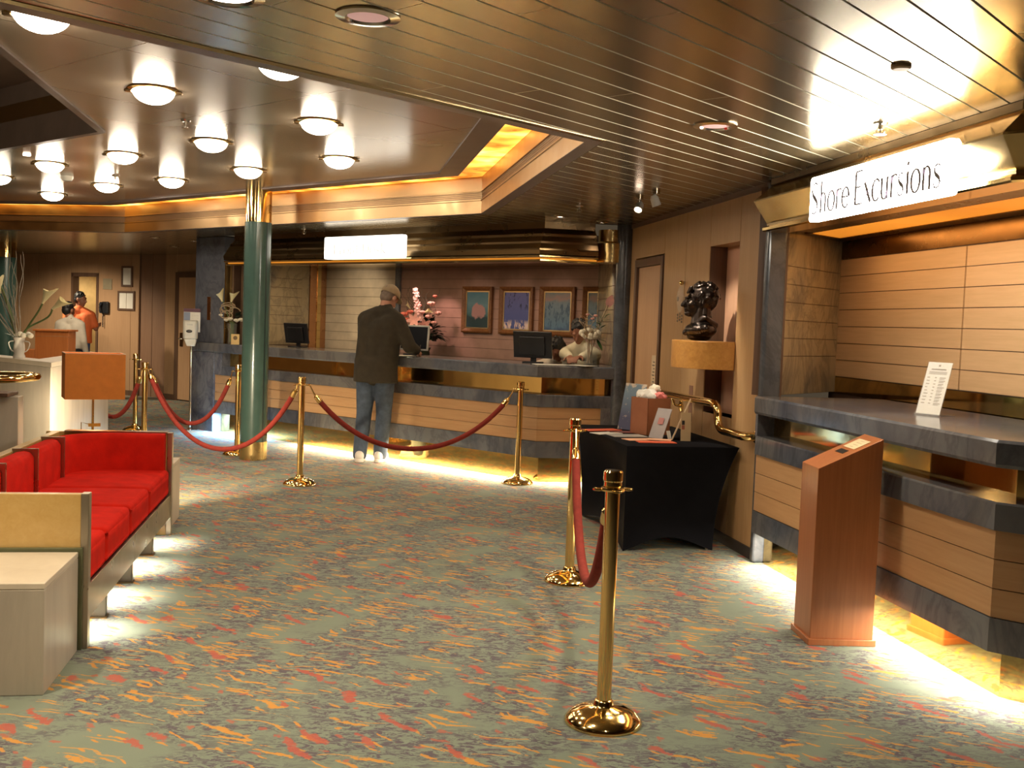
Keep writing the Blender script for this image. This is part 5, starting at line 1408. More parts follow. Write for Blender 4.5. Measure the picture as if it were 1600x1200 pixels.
for x, z, r, dd in ((-0.07, 0.56, 0.105, (-0.2, -1, 0.3)), (0.05, 0.50, 0.105, (0.3, -1, 0.1)), (0.02, 0.47, 0.09, (0.1, -1, -0.2))):
    b = MB(); six_petal(b, (x, -0.17, z), dd, r); b.obj('lily', M['pink_flower'], fa)
for x, z, r in ((0.125, 0.765, 0.058), (0.21, 0.655, 0.05), (0.10, 0.61, 0.05), (0.02, 0.66, 0.042), (0.16, 0.54, 0.045)):
    b = MB(); rose(b, (x, -0.12, z), r); b.obj('rose', M['pink_flower'], fa)
for x, z, r in ((-0.20, 0.63, 0.055), (-0.205, 0.52, 0.06), (-0.16, 0.57, 0.04), (0.165, 0.86, 0.03), (-0.13, 0.66, 0.048), (-0.12, 0.47, 0.05), (-0.02, 0.74, 0.032)):
    b = MB(); rose(b, (x, -0.08, z), r); b.obj('coral_bloom', M['coral_flower'], fa)
b = MB(); calla(b, (-0.13, -0.08, 0.70), (-0.6, -0.2, 0.8), 0.09, 0.022); calla(b, (0.045, -0.12, 0.66), (0.9, -0.3, 0.4), 0.09, 0.03); b.obj('lily_bud', M['calla'], fa, smooth=60)
b = MB()
for k in range(14): b.ball((rnd.uniform(-0.15, 0.05), -0.16 + rnd.uniform(-0.02, 0.02), rnd.uniform(0.32, 0.42)), 0.014, 7, 5)
b.obj('mauve_filler', plain('mauve filler flower', (0.24, 0.17, 0.26), 0.6), fa)

# ------------------------------------------------------------------ monitors and papers
def monitor(t, y, yaw, w_, h_, lab, back, frame_mat, z=DT):
    p = fA(t, y)
    root = thing('monitor', lab, 'monitor', (p.x, p.y, z), yaw)
    tl = Matrix.Translation((0, 0, 0.05)) @ Matrix.Rotation(math.radians(12 if back else -6), 4, 'X')
    b = MB(); b.box(-w_ / 2, w_ / 2, -0.012, 0.012, 0.0, h_, tl); b.obj('housing', frame_mat, root, smooth=0, bevel=0.005)
    b = MB()
    if back: b.box(-w_ * 0.33, w_ * 0.33, -0.035, -0.0125, h_ * 0.12, h_ * 0.82, tl)
    else: b.box(-w_ / 2 + 0.018, w_ / 2 - 0.018, -0.0145, -0.0122, 0.018, h_ - 0.018, tl)
    b.obj('back_shell' if back else 'screen', M['black_plastic'] if back else M['screen'], root, smooth=0, bevel=0.006 if back else 0)
    b = MB(); b.box(-0.09, 0.09, -0.08, 0.08, 0.0, 0.012); b.box(-0.03, 0.03, -0.01 + 0.02, 0.025, 0.01, 0.12); b.obj('stand', M['black_plastic'], root, smooth=0, bevel=0.003)
    return root
monitor(4.16, -0.42, math.radians(-28), 0.36, 0.25, 'black monitor at the left of the desk, right of the green column', True, M['black_plastic'])
monitor(2.12, -0.42, math.radians(-24), 0.36, 0.28, 'silver framed monitor beside the hand of the standing man', False, M['silver'])
monitor(0.40, -0.40, math.radians(-18), 0.40, 0.27, 'black monitor on the desk below the right hand paintings', True, M['black_plastic'])
def paper(t, y, rz, w_, d_, lab, m='paper', z=DT):
    p = fA(t, y); b = MB(); b.box(-w_ / 2, w_ / 2, -d_ / 2, d_ / 2, 0, 0.003)
    return tag(b.obj('paper_sheet', M[m], smooth=0, loc=(p.x, p.y, z + 0.0005), rot=rz), lab, 'paper', 'papers lying on the desk')
paper(1.86, -0.03, 0.3, 0.20, 0.26, 'white form under the hand of the man in the cap')
paper(0.02, -0.22, 0.2, 0.34, 0.24, 'white papers on the desk between the black monitor and the right vase')
paper(-0.24, -0.34, 0.9, 0.20, 0.26, 'loose white sheet next to the glass vase with hydrangea', 'paper', DT + 0.0045)

# ------------------------------------------------------------------ framed pictures on the pink-lit back wall
def picture(t0, t1, z0, z1, lab, kind):
    root = thing('framed_painting', lab, 'painting', tuple(fA((t0 + t1) / 2, WB + 0.003, (z0 + z1) / 2)), A_ANG + PI, 'framed paintings behind the desk')
    w_, h_ = (t1 - t0) / 2, (z1 - z0) / 2; f = 0.052
    b = MB()
    def bar(p, q, r, s):    # mitred bar with a raised outer and a sloped inner edge
        pr = [(0.0, 0.0), (0.0, 0.035), (0.35, 0.045), (0.75, 0.03), (1.0, 0.018), (1.0, 0.0)]
        ra = [b.bm.verts.new(Vector(p).lerp(Vector(r), u) + Vector((0, -d_, 0))) for u, d_ in pr]; rb = [b.bm.verts.new(Vector(q).lerp(Vector(s), u) + Vector((0, -d_, 0))) for u, d_ in pr]
        for k in range(6):
            l = (k + 1) % 6; b.bm.faces.new((ra[k], rb[k], rb[l], ra[l]))
    O = [(-w_, 0, -h_), (w_, 0, -h_), (w_, 0, h_), (-w_, 0, h_)]; I = [(-w_ + f, 0, -h_ + f), (w_ - f, 0, -h_ + f), (w_ - f, 0, h_ - f), (-w_ + f, 0, h_ - f)]
    for k in range(4): l = (k + 1) % 4; bar(O[k], O[l], I[k], I[l])
    b.obj('frame', M['frame_wood'], root, smooth=0)
    b = MB(); g = 0.014
    for x0, x1, a0, a1 in ((-w_ + f, w_ - f, -h_ + f, -h_ + f + g), (-w_ + f, w_ - f, h_ - f - g, h_ - f), (-w_ + f, -w_ + f + g, -h_ + f, h_ - f), (w_ - f - g, w_ - f, -h_ + f, h_ - f)): b.box(x0, x1, -0.016, -0.004, a0, a1)
    b.obj('fillet', M['gilt'], root, smooth=0)
    m, nt, bs = new_mat('canvas ' + kind); v = coords(nt); sep = nt.nodes.new('ShaderNodeSeparateXYZ'); lk(nt, v, sep.inputs[0]); X, Z = sep.outputs[0], sep.outputs[2]
    n = noise(nt, v, 9, 5, 0.6, 0.4).outputs[0]; n2 = noise(nt, coords(nt, (1.6, 1, 0.7)), 14, 4, 0.6, 0.8).outputs[0]
    zz = math_(nt, 'ADD', Z, math_(nt, 'MULTIPLY', math_(nt, 'SUBTRACT', n, 0.5), 0.16))
    if kind == 'mound':
        c = ramp(nt, math_(nt, 'ADD', zz, 0.5), [(0.40, rgb(0.02, 0.05, 0.07)), (0.44, rgb(0.06, 0.16, 0.18)), (0.56, rgb(0.13, 0.26, 0.32)), (0.75, rgb(0.06, 0.20, 0.29))])
        dx = math_(nt, 'ADD', math_(nt, 'MULTIPLY', n2, 0.9), math_(nt, 'POWER', math_(nt, 'DIVIDE', math_(nt, 'ABSOLUTE', math_(nt, 'SUBTRACT', X, 0.02)), 0.16), 2.0)); dz = math_(nt, 'POWER', math_(nt, 'DIVIDE', math_(nt, 'ABSOLUTE', math_(nt, 'ADD', zz, 0.02)), 0.13), 2.0)
        c = mixc(nt, ramp(nt, math_(nt, 'ADD', dx, dz), [(0.85, bw(1)), (1.35, bw(0))]), c, rgb(0.45, 0.25, 0.25))
        c = mixc(nt, ramp(nt, zz, [(0.0, bw(0)), (0.01, bw(0))]), c, c)
        c = mixc(nt, ramp(nt, math_(nt, 'ADD', zz, 0.5), [(0.39, bw(1)), (0.43, bw(0))]), c, rgb(0.02, 0.05, 0.06))
    elif kind == 'palms':
        c = ramp(nt, math_(nt, 'ADD', zz, 0.5), [(0.28, rgb(0.06, 0.09, 0.28)), (0.75, rgb(0.15, 0.16, 0.42))])
        c = mixc(nt, math_(nt, 'MULTIPLY', ramp(nt, n2, [(0.55, bw(0)), (0.60, bw(1))]), ramp(nt, math_(nt, 'ADD', Z, 0.5), [(0.50, bw(0)), (0.56, bw(1))])), c, rgb(0.03, 0.04, 0.10))
        c = mixc(nt, math_(nt, 'MULTIPLY', ramp(nt, n2, [(0.44, bw(0)), (0.50, bw(1))]), ramp(nt, math_(nt, 'ADD', Z, 0.5), [(0.34, bw(1)), (0.40, bw(0))])), c, rgb(0.72, 0.55, 0.48))
    else:
        c = ramp(nt, math_(nt, 'ADD', zz, 0.5), [(0.27, rgb(0.03, 0.06, 0.16)), (0.33, rgb(0.10, 0.19, 0.28)), (0.60, rgb(0.20, 0.27, 0.32)), (0.64, rgb(0.36, 0.24, 0.22)), (0.72, rgb(0.17, 0.24, 0.26))])
        c = mixc(nt, math_(nt, 'MULTIPLY', ramp(nt, n2, [(0.50, bw(0)), (0.58, bw(0.8))]), ramp(nt, math_(nt, 'ADD', zz, 0.5), [(0.58, bw(1)), (0.62, bw(0))])), c, rgb(0.05, 0.10, 0.17))
    lk(nt, c, bs.inputs['Base Color']); bs.inputs['Roughness'].default_value = 0.45
    b = MB(); b.box(-w_ + f, w_ - f, -0.010, -0.002, -h_ + f, h_ - f); b.obj('canvas', m, root, smooth=0)
picture(1.985, 2.462, 1.392, 1.945, 'framed painting of a pink mound under a teal sky, leftmost of the row', 'mound')
picture(1.362, 1.866, 1.392, 1.945, 'framed violet blue painting with dark palms and white flowers', 'palms')
picture(0.768, 1.262, 1.395, 1.948, 'framed grey blue painting of icy peaks above the black monitor', 'peaks')
picture(0.40, 0.655, 1.395, 1.95, 'narrow framed picture half hidden at the right end of the row', 'peaks')

# ------------------------------------------------------------------ hall wall fittings and the sanitizer stand
FW = (F1.x, F1.y, 0)
def wframe(a0, a1_, z0, z1, lab, split=False):
    root = thing('framed_notice', lab, 'notice frame', FW, a1)
    b = MB(); f = 0.035
    b.box(a0, a1_, -0.045, -0.021, z0, z0 + f); b.box(a0, a1_, -0.045, -0.021, z1 - f, z1); b.box(a0, a0 + f, -0.045, -0.021, z0 + f, z1 - f); b.box(a1_ - f, a1_, -0.045, -0.021, z0 + f, z1 - f)
    b.obj('frame', M['dark_wood'], root, smooth=0, bevel=0.003)
    b = MB()
    if split: m_ = (a0 + a1_) / 2; b.box(a0 + f, m_ - 0.005, -0.032, -0.0205, z0 + f, z1 - f); b.box(m_ + 0.005, a1_ - f, -0.032, -0.0205, z0 + f, z1 - f)
    else: b.box(a0 + f, a1_ - f, -0.032, -0.0205, z0 + f, z1 - f)
    b.obj('sheet', M['paper'], root, smooth=0)
wframe(6.05, 6.31, 1.925, 2.29, 'narrow dark framed notice on the hall wall, above the double one')
wframe(5.97, 6.365, 1.505, 1.85, 'dark framed double page notice on the hall wall beside the phone', True)
b = MB(); b.box(5.61, 5.82, -0.03, -0.021, 1.87, 2.06)
tag(b.obj('wall_sign', plain('dull green grey plate', (0.30, 0.25, 0.16), 0.5), smooth=0, loc=FW, rot=a1), 'square grey plate on the hall wall above the black phone', 'sign plate')
ph = thing('wall_phone', 'black wall telephone with hanging cord on the hall wall', 'telephone', FW, a1)
b = MB(); b.box(5.60, 5.78, -0.075, -0.021, 1.43, 1.65); b.obj('phone_body', M['black_plastic'], ph, smooth=0, bevel=0.03, seg=4)
b = MB(); b.tube(smooth_path([(5.63, -0.085, 1.63), (5.625, -0.11, 1.54), (5.63, -0.085, 1.45)], 4), [0.028] * 3 + [0.018] * 3 + [0.028] * 3, 10); b.obj('receiver', M['screen'], ph)
b = MB(); b.tube([(5.65 + 0.006 * math.sin(k * 1.9), -0.06 + 0.006 * math.cos(k * 1.9), 1.44 - 0.009 * k) for k in range(28)], 0.008, 6); b.obj('cord', M['black_plastic'], ph)

sz = thing('sanitizer_stand', 'white hand sanitizer dispenser on a slim chrome pole beside the marble pillar', 'sanitizer stand', (-4.125, 13.37, 0), math.radians(12))
b = MB(); b.lathe([(0, 0), (0.095, 0), (0.095, 0.008), (0.03, 0.016), (0.015, 0.03), (0, 0.03)], 32); b.obj('base', M['chrome'], sz)
b = MB(); b.lathe([(0.0165, 0.01), (0.0165, 1.42)], 16); b.obj('pole', M['chrome'], sz)
b = MB(); b.box(-0.10, 0.105, -0.022, -0.017, 1.26, 1.52); bd_ = b.obj('board', M['paper'], sz, smooth=0)
b = MB(); b.box(-0.10, 0.105, -0.026, -0.0225, 1.515, 1.56); b.obj('header', plain('maroon header', (0.11, 0.03, 0.05), 0.5), bd_, smooth=0)
b = MB(); b.box(-0.098, -0.02, -0.0235, -0.0222, 1.40, 1.51); b.obj('blue_picture', plain('pale blue print', (0.25, 0.30, 0.42), 0.5), bd_, smooth=0)
b = MB()
for k in range(3): b.box(0.0, 0.085, -0.0235, -0.0222, 1.47 - k * 0.02, 1.478 - k * 0.02)
b.obj('printing', M['silver'], bd_, smooth=0)
b = MB(); b.prism([(-0.095, -0.022), (0.075, -0.022), (0.085, -0.07), (0.06, -0.115), (-0.08, -0.115), (-0.105, -0.07)], 1.17, 1.41); b.obj('dispenser', M['white'], sz, smooth=30, bevel=0.018, seg=3)
b = MB(); b.hexa([(-0.05, -0.10, 1.08), (0.05, -0.10, 1.08), (-0.05, -0.03, 1.08), (0.05, -0.03, 1.08), (-0.085, -0.11, 1.17), (0.07, -0.11, 1.17), (-0.085, -0.03, 1.17), (0.07, -0.03, 1.17)]); b.obj('nozzle', M['white'], sz, smooth=0, bevel=0.01, seg=3)
b = MB(); b.ball((-0.02, -0.117, 1.27), (0.038, 0.006, 0.020), 16, 8); b.obj('sensor_window', M['black_plastic'], sz)
b = MB(); b.box(-0.05, 0.02, -0.119, -0.1155, 1.345, 1.365); b.obj('badge', M['silver'], sz, smooth=0)

# small plates on the blue column side of the desk
b = MB(); b.box(0.10, 0.16, 0.0245, 0.028, 1.62, 1.69)
tag(b.obj('wall_sign', plain('dull orange tag', (0.48, 0.22, 0.09), 0.5), smooth=0, loc=(1.03, 10.08, 0), rot=aq), 'small orange tag on the marble right of the hydrangea vase', 'sign plate')
# ------------------------------------------------------------------ people
def V(*a): return Vector(a)
def hand(b, w, d, n, s=1.0, curl=0.5, thumb=1):
    """palm and five fingers: w wrist, d towards the fingers, n out of the palm"""
    w = Vector(w); d = Vector(d).normalized(); n = Vector(n); n = (n - d * n.dot(d)).normalized(); l = d.cross(n) * thumb
    for o_ in (-0.026, -0.009, 0.009, 0.026): b.capsule(w, w + d * 0.085 * s + l * o_ * s, 0.022 * s, 0.013 * s, 8)
    for k, (o_, L) in enumerate(((-0.030, 0.062), (-0.010, 0.074), (0.010, 0.080), (0.030, 0.070))):
        p0 = w + d * 0.088 * s + l * o_ * s; c1 = curl * (0.7 + 0.15 * k)
        p1 = p0 + (d * math.cos(c1) + n * math.sin(c1)).normalized() * L * 0.5 * s
        p2 = p1 + (d * math.cos(c1 * 2) + n * math.sin(c1 * 2)).normalized() * L * 0.5 * s
        b.capsule(p0, p1, 0.0095 * s, 0.0088 * s, 8); b.capsule(p1, p2, 0.0088 * s, 0.0075 * s, 8)
    t0 = w + d * 0.03 * s + l * 0.030 * s; t1 = t0 + (d * 0.6 + l * 0.7 + n * 0.3).normalized() * 0.038 * s; t2 = t1 + (d * 0.85 + l * 0.25 + n * 0.5).normalized() * 0.032 * s
    b.capsule(t0, t1, 0.014 * s, 0.011 * s, 8); b.capsule(t1, t2, 0.011 * s, 0.009 * s, 8)

def figure(label, base, J, top, bottom, skin, hair, sleeve='long', shoe='black_trousers', hem=None, build=1.0, cap=False, curlL=0.5, curlR=0.5, hairlen=0.0, vox=0.008):
    base = Vector(base); root = thing('person', label, 'person', base)
    j = {k: (Vector(v) - base if isinstance(v, (tuple, list, Vector)) else v) for k, v in J.items() if k[0] != 'd'}
    dL, dR = Vector(J.get('dL', (0, 1, -0.2))), Vector(J.get('dR', (0, 1, -0.2)))
    B = build
    Rh = Matrix.Rotation(math.radians(J['yaw']), 3, 'Z') @ Matrix.Rotation(math.radians(-J['pitch']), 3, 'X')
    hd = j['head']
    def H(x, y, z): return hd + Rh @ Vector((x, y, z))
    q = Rh.to_quaternion()
    # the body: one skin from head to feet
    b = MB()
    b.ball(H(0, -0.012, 0.025), (0.074, 0.092, 0.092), 18, 12, q); b.ball(H(0, 0.02, -0.03), (0.060, 0.070, 0.082), 16, 10, q); b.ball(H(0, 0.05, -0.088), (0.034, 0.034, 0.026), 12, 8, q)
    b.capsule(H(0, 0.086, 0.012), H(0, 0.106, -0.028), 0.010, 0.016, 10); b.ball(H(0, 0.088, -0.058), (0.024, 0.013, 0.011), 10, 6, q)
    for sx in (-1, 1):
        b.ball(H(sx * 0.030, 0.080, 0.012), (0.016, 0.010, 0.010), 8, 6, q); b.ball(H(sx * 0.030, 0.080, 0.034), (0.024, 0.013, 0.008), 8, 6, q)
        b.ball(H(sx * 0.078, -0.005, -0.005), (0.012, 0.022, 0.034), 10, 8, q)
    b.capsule(H(0, -0.025, -0.05), j['neck'], 0.052 * B, 0.062 * B)
    ht = (j['hL'] + j['hR']) / 2
    for s in 'LR':
        b.capsule(j['neck'], j['s' + s], 0.055, 0.066); b.capsule(j['s' + s], j['e' + s], 0.055, 0.042); b.capsule(j['e' + s], j['w' + s], 0.042, 0.030)
        b.capsule(j['s' + s].lerp(j['chest'], 0.35), j['h' + s], 0.095 * B, 0.095 * B); b.capsule(j['h' + s], j['k' + s], 0.085, 0.055); b.capsule(j['k' + s], j['a' + s], 0.055, 0.038)
        fd = Vector(J.get('f' + s, (0, 1, 0))); b.capsule(j['a' + s] + Vector((0, 0, -0.045)), j['a' + s] + fd * 0.16 + Vector((0, 0, -0.06)), 0.035, 0.026)
    b.capsule(j['chest'], ht, 0.12 * B, 0.11 * B)
    hand(b, j['wL'], dL, J.get('nL', (0, 0, -1)), 1.0, curlL, J.get('tL', 1)); hand(b, j['wR'], dR, J.get('nR', (0, 0, -1)), 1.0, curlR, J.get('tR', -1))
    b.remesh('body', M[skin], root, vox, 3)
    # hair
    b = MB()
    b.ball(H(0, -0.024, 0.040), (0.081, 0.094, 0.090), 18, 12, q); b.ball(H(0, -0.048, -0.005), (0.076, 0.066, 0.080 + hairlen), 16, 10, q)
    if hairlen: b.ball(H(0, -0.07, -0.06), (0.06, 0.04, 0.07), 12, 8, q)
    rr = random.Random(int(abs(base.x) * 100))
    for k in range(40):
        a, e = rr.uniform(0, 6.28), rr.uniform(0.1, 1.5); d_ = Vector((math.cos(a) * math.cos(e) * 0.080, -0.024 + math.sin(a) * math.cos(e) * 0.094, 0.040 + math.sin(e) * 0.090)); b.ball(H(*d_), 0.014, 7, 5)
    b.remesh('hair', M[hair], root, 0.007, 2)
    # upper garment
    b = MB(); ax = (j['sR'] - j['sL']).normalized()
    for s in 'LR':
        sg = -1 if s == 'L' else 1
        b.capsule(j['neck'].lerp(j['s' + s], 0.35), j['s' + s], 0.080 * B, 0.086 * B)
        if sleeve == 'long': b.capsule(j['s' + s], j['e' + s], 0.084 * B, 0.070 * B); b.capsule(j['e' + s], j['e' + s].lerp(j['w' + s], 0.92), 0.070 * B, 0.052 * B)
        else: b.capsule(j['s' + s], j['s' + s].lerp(j['e' + s], 0.72), 0.080 * B, 0.072 * B)
        b.capsule(j['s' + s].lerp(j['chest'], 0.40), j['h' + s] + Vector((0, 0, 0.06)), 0.125 * B, 0.128 * B)
    b.capsule(j['chest'], ht, 0.145 * B, 0.14 * B)
    b.capsule(j['neck'] - Vector((0, 0, 0.03)), j['neck'] + (hd - j['neck']) * 0.22, 0.082 * B, 0.070 * B)
    if hem is not None:
        w_ = (j['hR'] - j['hL']).length / 2 + 0.135 * B; cth = math.atan2(ax.y, ax.x)
        Mx = Matrix.Translation((ht.x, ht.y, 0)) @ Matrix.Rotation(cth, 4, 'Z') @ Matrix.Diagonal((w_, 0.152 * B, 1, 1))
        b.lathe([(0.0, hem), (1.02, hem), (1.0, hem + 0.10), (0.98, hem + 0.25), (0.5, hem + 0.35), (0, hem + 0.35)], 28, Mx)
    g = b.remesh('upper_garment', M[top], root, 0.011, 14)
    # trousers and shoes
    b = MB()
    for s in 'LR':
        b.capsule(j['h' + s] + Vector((0, 0, 0.0)), j['k' + s], 0.112 * B, 0.082); b.capsule(j['k' + s], j['a' + s] + Vector((0, 0, -0.01)), 0.084, 0.076)
    b.capsule(j['hL'] + Vector((0, 0, 0.03)), j['hR'] + Vector((0, 0, 0.03)), 0.118 * B, 0.118 * B)
    b.remesh('trousers', M[bottom], root, 0.011, 6)
    for s in 'LR':
        fd = Vector(J.get('f' + s, (0, 1, 0))).normalized(); a_ = j['a' + s]; sd_ = Vector((fd.y, -fd.x, 0))
        b = MB(); hl = a_ - fd * 0.055; 
        b.capsule(Vector((hl.x, hl.y, 0.050)), Vector((a_.x, a_.y, 0.075)), 0.050, 0.050, 12); b.capsule(Vector((hl.x, hl.y, 0.045)), Vector((a_.x + fd.x * 0.15, a_.y + fd.y * 0.15, 0.040)), 0.044, 0.040, 12)
        b.capsule(Vector((a_.x + fd.x * 0.08 - sd_.x * 0.012, a_.y + fd.y * 0.08 - sd_.y * 0.012, 0.05)), Vector((a_.x + fd.x * 0.16 + sd_.x * 0.01, a_.y + fd.y * 0.16 + sd_.y * 0.01, 0.036)), 0.044, 0.036, 12)
        sh_ = b.remesh('shoe', M[shoe], root, 0.007, 3)
        if shoe == 'shoe':
            sh_.scale = (1.0, 1.0, 1.25); b = MB(); pts_ = []
            for k in range(24):
                a = 2 * PI * k / 24; u = math.cos(a) * 0.155; v = math.sin(a) * (0.056 if math.cos(a) < 0.2 else 0.060)
                e = (abs(math.cos(a)) ** 0.6) * 0.155 * (1 if math.cos(a) > 0 else -1); c0_ = a_ + fd * 0.05
                pts_.append((c0_.x + fd.x * e + sd_.x * v, c0_.y + fd.y * e + sd_.y * v))
            b.prism(pts_, 0.0, 0.028); b.obj('sole', M['shoe'], sh_, smooth=40, bevel=0.006)
    if cap:
        b = MB(); b.ball(H(0, -0.015, 0.045), (0.093, 0.110, 0.096), 20, 14, q)
        bmesh.ops.bisect_plane(b.bm, geom=b.bm.verts[:] + b.bm.edges[:] + b.bm.faces[:], plane_co=H(0, 0, 0.026), plane_no=Rh @ Vector((0, 0.10, -1)), clear_outer=True)
        cp_ = b.obj('cap', M['cap'], root, smooth=60)
        s_ = cp_.modifiers.new('t', 'SOLIDIFY'); s_.thickness = 0.004; s_.offset = 1
        b = MB(); n = 12
        top_ = [H(0.075 * math.cos(PI * k / n), 0.075 + 0.085 * math.sin(PI * k / n), 0.052 - 0.010 * math.sin(PI * k / n)) for k in range(n + 1)]
        bot_ = [v - Rh @ Vector((0, 0, 0.006)) for v in top_]
        ta = [b.bm.verts.new(v) for v in top_]; tb = [b.bm.verts.new(v) for v in bot_]
        b.bm.faces.new(ta); b.bm.faces.new(tb[::-1])
        for k in range(n + 1): l = (k + 1) % (n + 1); b.bm.faces.new((ta[k], tb[k], tb[l], ta[l]))
        b.obj('visor', M['cap'], cp_, smooth=40)
        b = MB(); b.ball(H(0, -0.015, 0.137), 0.008, 8, 6); b.obj('button', M['cap'], cp_)
    return root

ox, oy = -1.46, 10.97
def W(x, y, z): return V(ox + x, oy + y, z)
man = figure('man in a khaki cap, dark brown jacket and jeans leaning on the desk', (ox, oy, 0), dict(
    head=W(0.135, 0.085, 1.735), yaw=-38, pitch=34, neck=W(0.095, 0.025, 1.60), chest=W(0.050, 0.0, 1.38),
    sL=W(-0.110, 0.085, 1.505), sR=W(0.240, -0.045, 1.495), eL=W(-0.125, 0.14, 1.20), eR=W(0.380, -0.10, 1.235), wL=W(0.00, 0.28, 1.20), wR=W(0.435, 0.10, 1.195),
    hL=W(-0.075, 0.03, 0.95), hR=W(0.120, -0.045, 0.95), kL=W(-0.095, 0.055, 0.50), kR=W(0.115, 0.04, 0.50), aL=W(-0.125, 0.02, 0.085), aR=W(0.085, 0.06, 0.085),
    fL=V(-0.10, 1, 0), fR=V(0.18, 1, 0), dL=(0.8, 0.4, -0.1), dR=(0.30, 0.9, -0.20), nL=(0, 0, -1), nR=(-0.7, 0.1, -0.6), tL=1, tR=-1),
    'jacket', 'jeans', 'skin', 'hair_grey', shoe='shoe', hem=0.845, build=1.06, cap=True, curlR=0.75)
# pen held by the man
b = MB(); b.capsule(W(0.455, 0.195, 1.15), W(0.47, 0.155, 1.25), 0.004, 0.004, 8)
tag(b.obj('pen', M['ink']), 'dark pen held in the right hand of the man in the cap', 'pen')

ox, oy = -6.95, 16.35
figure('person in a white shirt and black trousers seen from behind in the hall', (ox, oy, 0), dict(
    head=W(-0.035, 0.03, 1.475), yaw=-25, pitch=8, neck=W(0, 0.0, 1.335), chest=W(0.0, 0.0, 1.15),
    sL=W(-0.165, 0.0, 1.255), sR=W(0.165, 0.0, 1.255), eL=W(-0.20, 0.0, 1.00), eR=W(0.22, -0.02, 1.00), wL=W(-0.16, 0.16, 0.86), wR=W(0.24, 0.06, 0.78),
    hL=W(-0.08, 0, 0.86), hR=W(0.08, 0, 0.86), kL=W(-0.09, 0.02, 0.47), kR=W(0.09, 0.02, 0.47), aL=W(-0.09, -0.02, 0.085), aR=W(0.09, -0.02, 0.085), dL=(0.3, 0.8, -0.4), dR=(0, 0.3, -1)),
    'white_shirt', 'black_trousers', 'skin_dark', 'hair_black', vox=0.011, build=0.82)
ox, oy = -7.31, 17.55
figure('man in an orange polo shirt and jeans reaching to the open hall doorway', (ox, oy, 0), dict(
    head=W(0.03, -0.02, 1.66), yaw=-100, pitch=6, neck=W(0.0, 0, 1.50), chest=W(0.0, 0.0, 1.30),
    sL=W(0.19, 0.02, 1.40), sR=W(-0.17, -0.05, 1.41), eL=W(0.26, 0.06, 1.18), eR=W(-0.21, -0.08, 1.13), wL=W(0.20, 0.27, 1.25), wR=W(-0.15, -0.22, 1.0),
    hL=W(0.085, 0.0, 0.94), hR=W(-0.085, 0.0, 0.94), kL=W(0.10, -0.03, 0.5), kR=W(-0.09, -0.03, 0.5), aL=W(0.11, 0.0, 0.085), aR=W(-0.10, 0.02, 0.085), fL=V(0.6, -0.8, 0), fR=V(0.1, -1, 0), dL=(0.2, 0.9, 0.0), dR=(0.4, -0.8, -0.3), nL=(0, 1, 0), tL=-1, tR=1),
    'orange_shirt', 'jeans_blue', 'skin_dark', 'hair_black', sleeve='short', hem=0.93, vox=0.011, build=0.92)
ox, oy = 0.36, 11.18
figure('dark haired clerk bending low behind the black monitor on the desk', (ox, oy, 0), dict(
    head=W(0.10, -0.30, 1.265), yaw=140, pitch=48, neck=W(0.06, -0.18, 1.12), chest=W(0.0, -0.02, 0.92),
    sL=W(0.16, -0.10, 1.03), sR=W(-0.13, -0.06, 1.03), eL=W(0.14, -0.28, 0.86), eR=W(-0.22, -0.18, 0.86), wL=W(0.04, -0.34, 0.84), wR=W(-0.14, -0.36, 0.84),
    hL=W(0.09, 0.12, 0.56), hR=W(-0.09, 0.12, 0.56), kL=W(0.10, -0.26, 0.52), kR=W(-0.10, -0.26, 0.52), aL=W(0.10, -0.26, 0.09), aR=W(-0.10, -0.26, 0.09), fL=V(0, -1, 0), fR=V(0, -1, 0), dL=(-0.3, -1, -0.1), dR=(0.2, -1, -0.1)),
    'white_shirt', 'black_trousers', 'skin_dark', 'hair_black', vox=0.010)
sl_ = thing('stool', 'dark round stool behind the desk under the bending clerk', 'stool', (0.36, 11.30, 0))
b = MB(); b.lathe([(0, 0.37), (0.17, 0.37), (0.18, 0.39), (0.17, 0.415), (0, 0.415)], 28); b.obj('seat', M['black_plastic'], sl_)
b = MB(); b.lathe([(0.17, 0), (0.17, 0.015), (0.03, 0.03), (0.025, 0.37)], 24); b.obj('base', M['chrome'], sl_)
ox, oy = 0.74, 10.90
figure('clerk in a cream shirt leaning over papers behind the hydrangea vase', (ox, oy, 0), dict(
    head=W(-0.075, -0.17, 1.455), yaw=165, pitch=38, neck=W(-0.045, -0.10, 1.315), chest=W(-0.03, -0.06, 1.13),
    sL=W(0.10, -0.13, 1.225), sR=W(-0.19, -0.07, 1.225), eL=W(0.04, -0.36, 1.23), eR=W(-0.215, -0.24, 1.225), wL=W(-0.06, -0.50, 1.205), wR=W(-0.17, -0.46, 1.20),
    hL=W(0.07, 0.02, 0.86), hR=W(-0.10, 0.02, 0.86), kL=W(0.07, 0.0, 0.46), kR=W(-0.10, 0.0, 0.46), aL=W(0.07, 0.04, 0.085), aR=W(-0.10, 0.04, 0.085), fL=V(-0.2, -1, 0), fR=V(-0.2, -1, 0), dL=(-0.6, -0.8, -0.05), dR=(0.0, -1, -0.05), tL=1, tR=-1),
    'cream_shirt', 'black_trousers', 'skin_dark', 'hair_black', vox=0.009, hairlen=0.02, build=0.86)

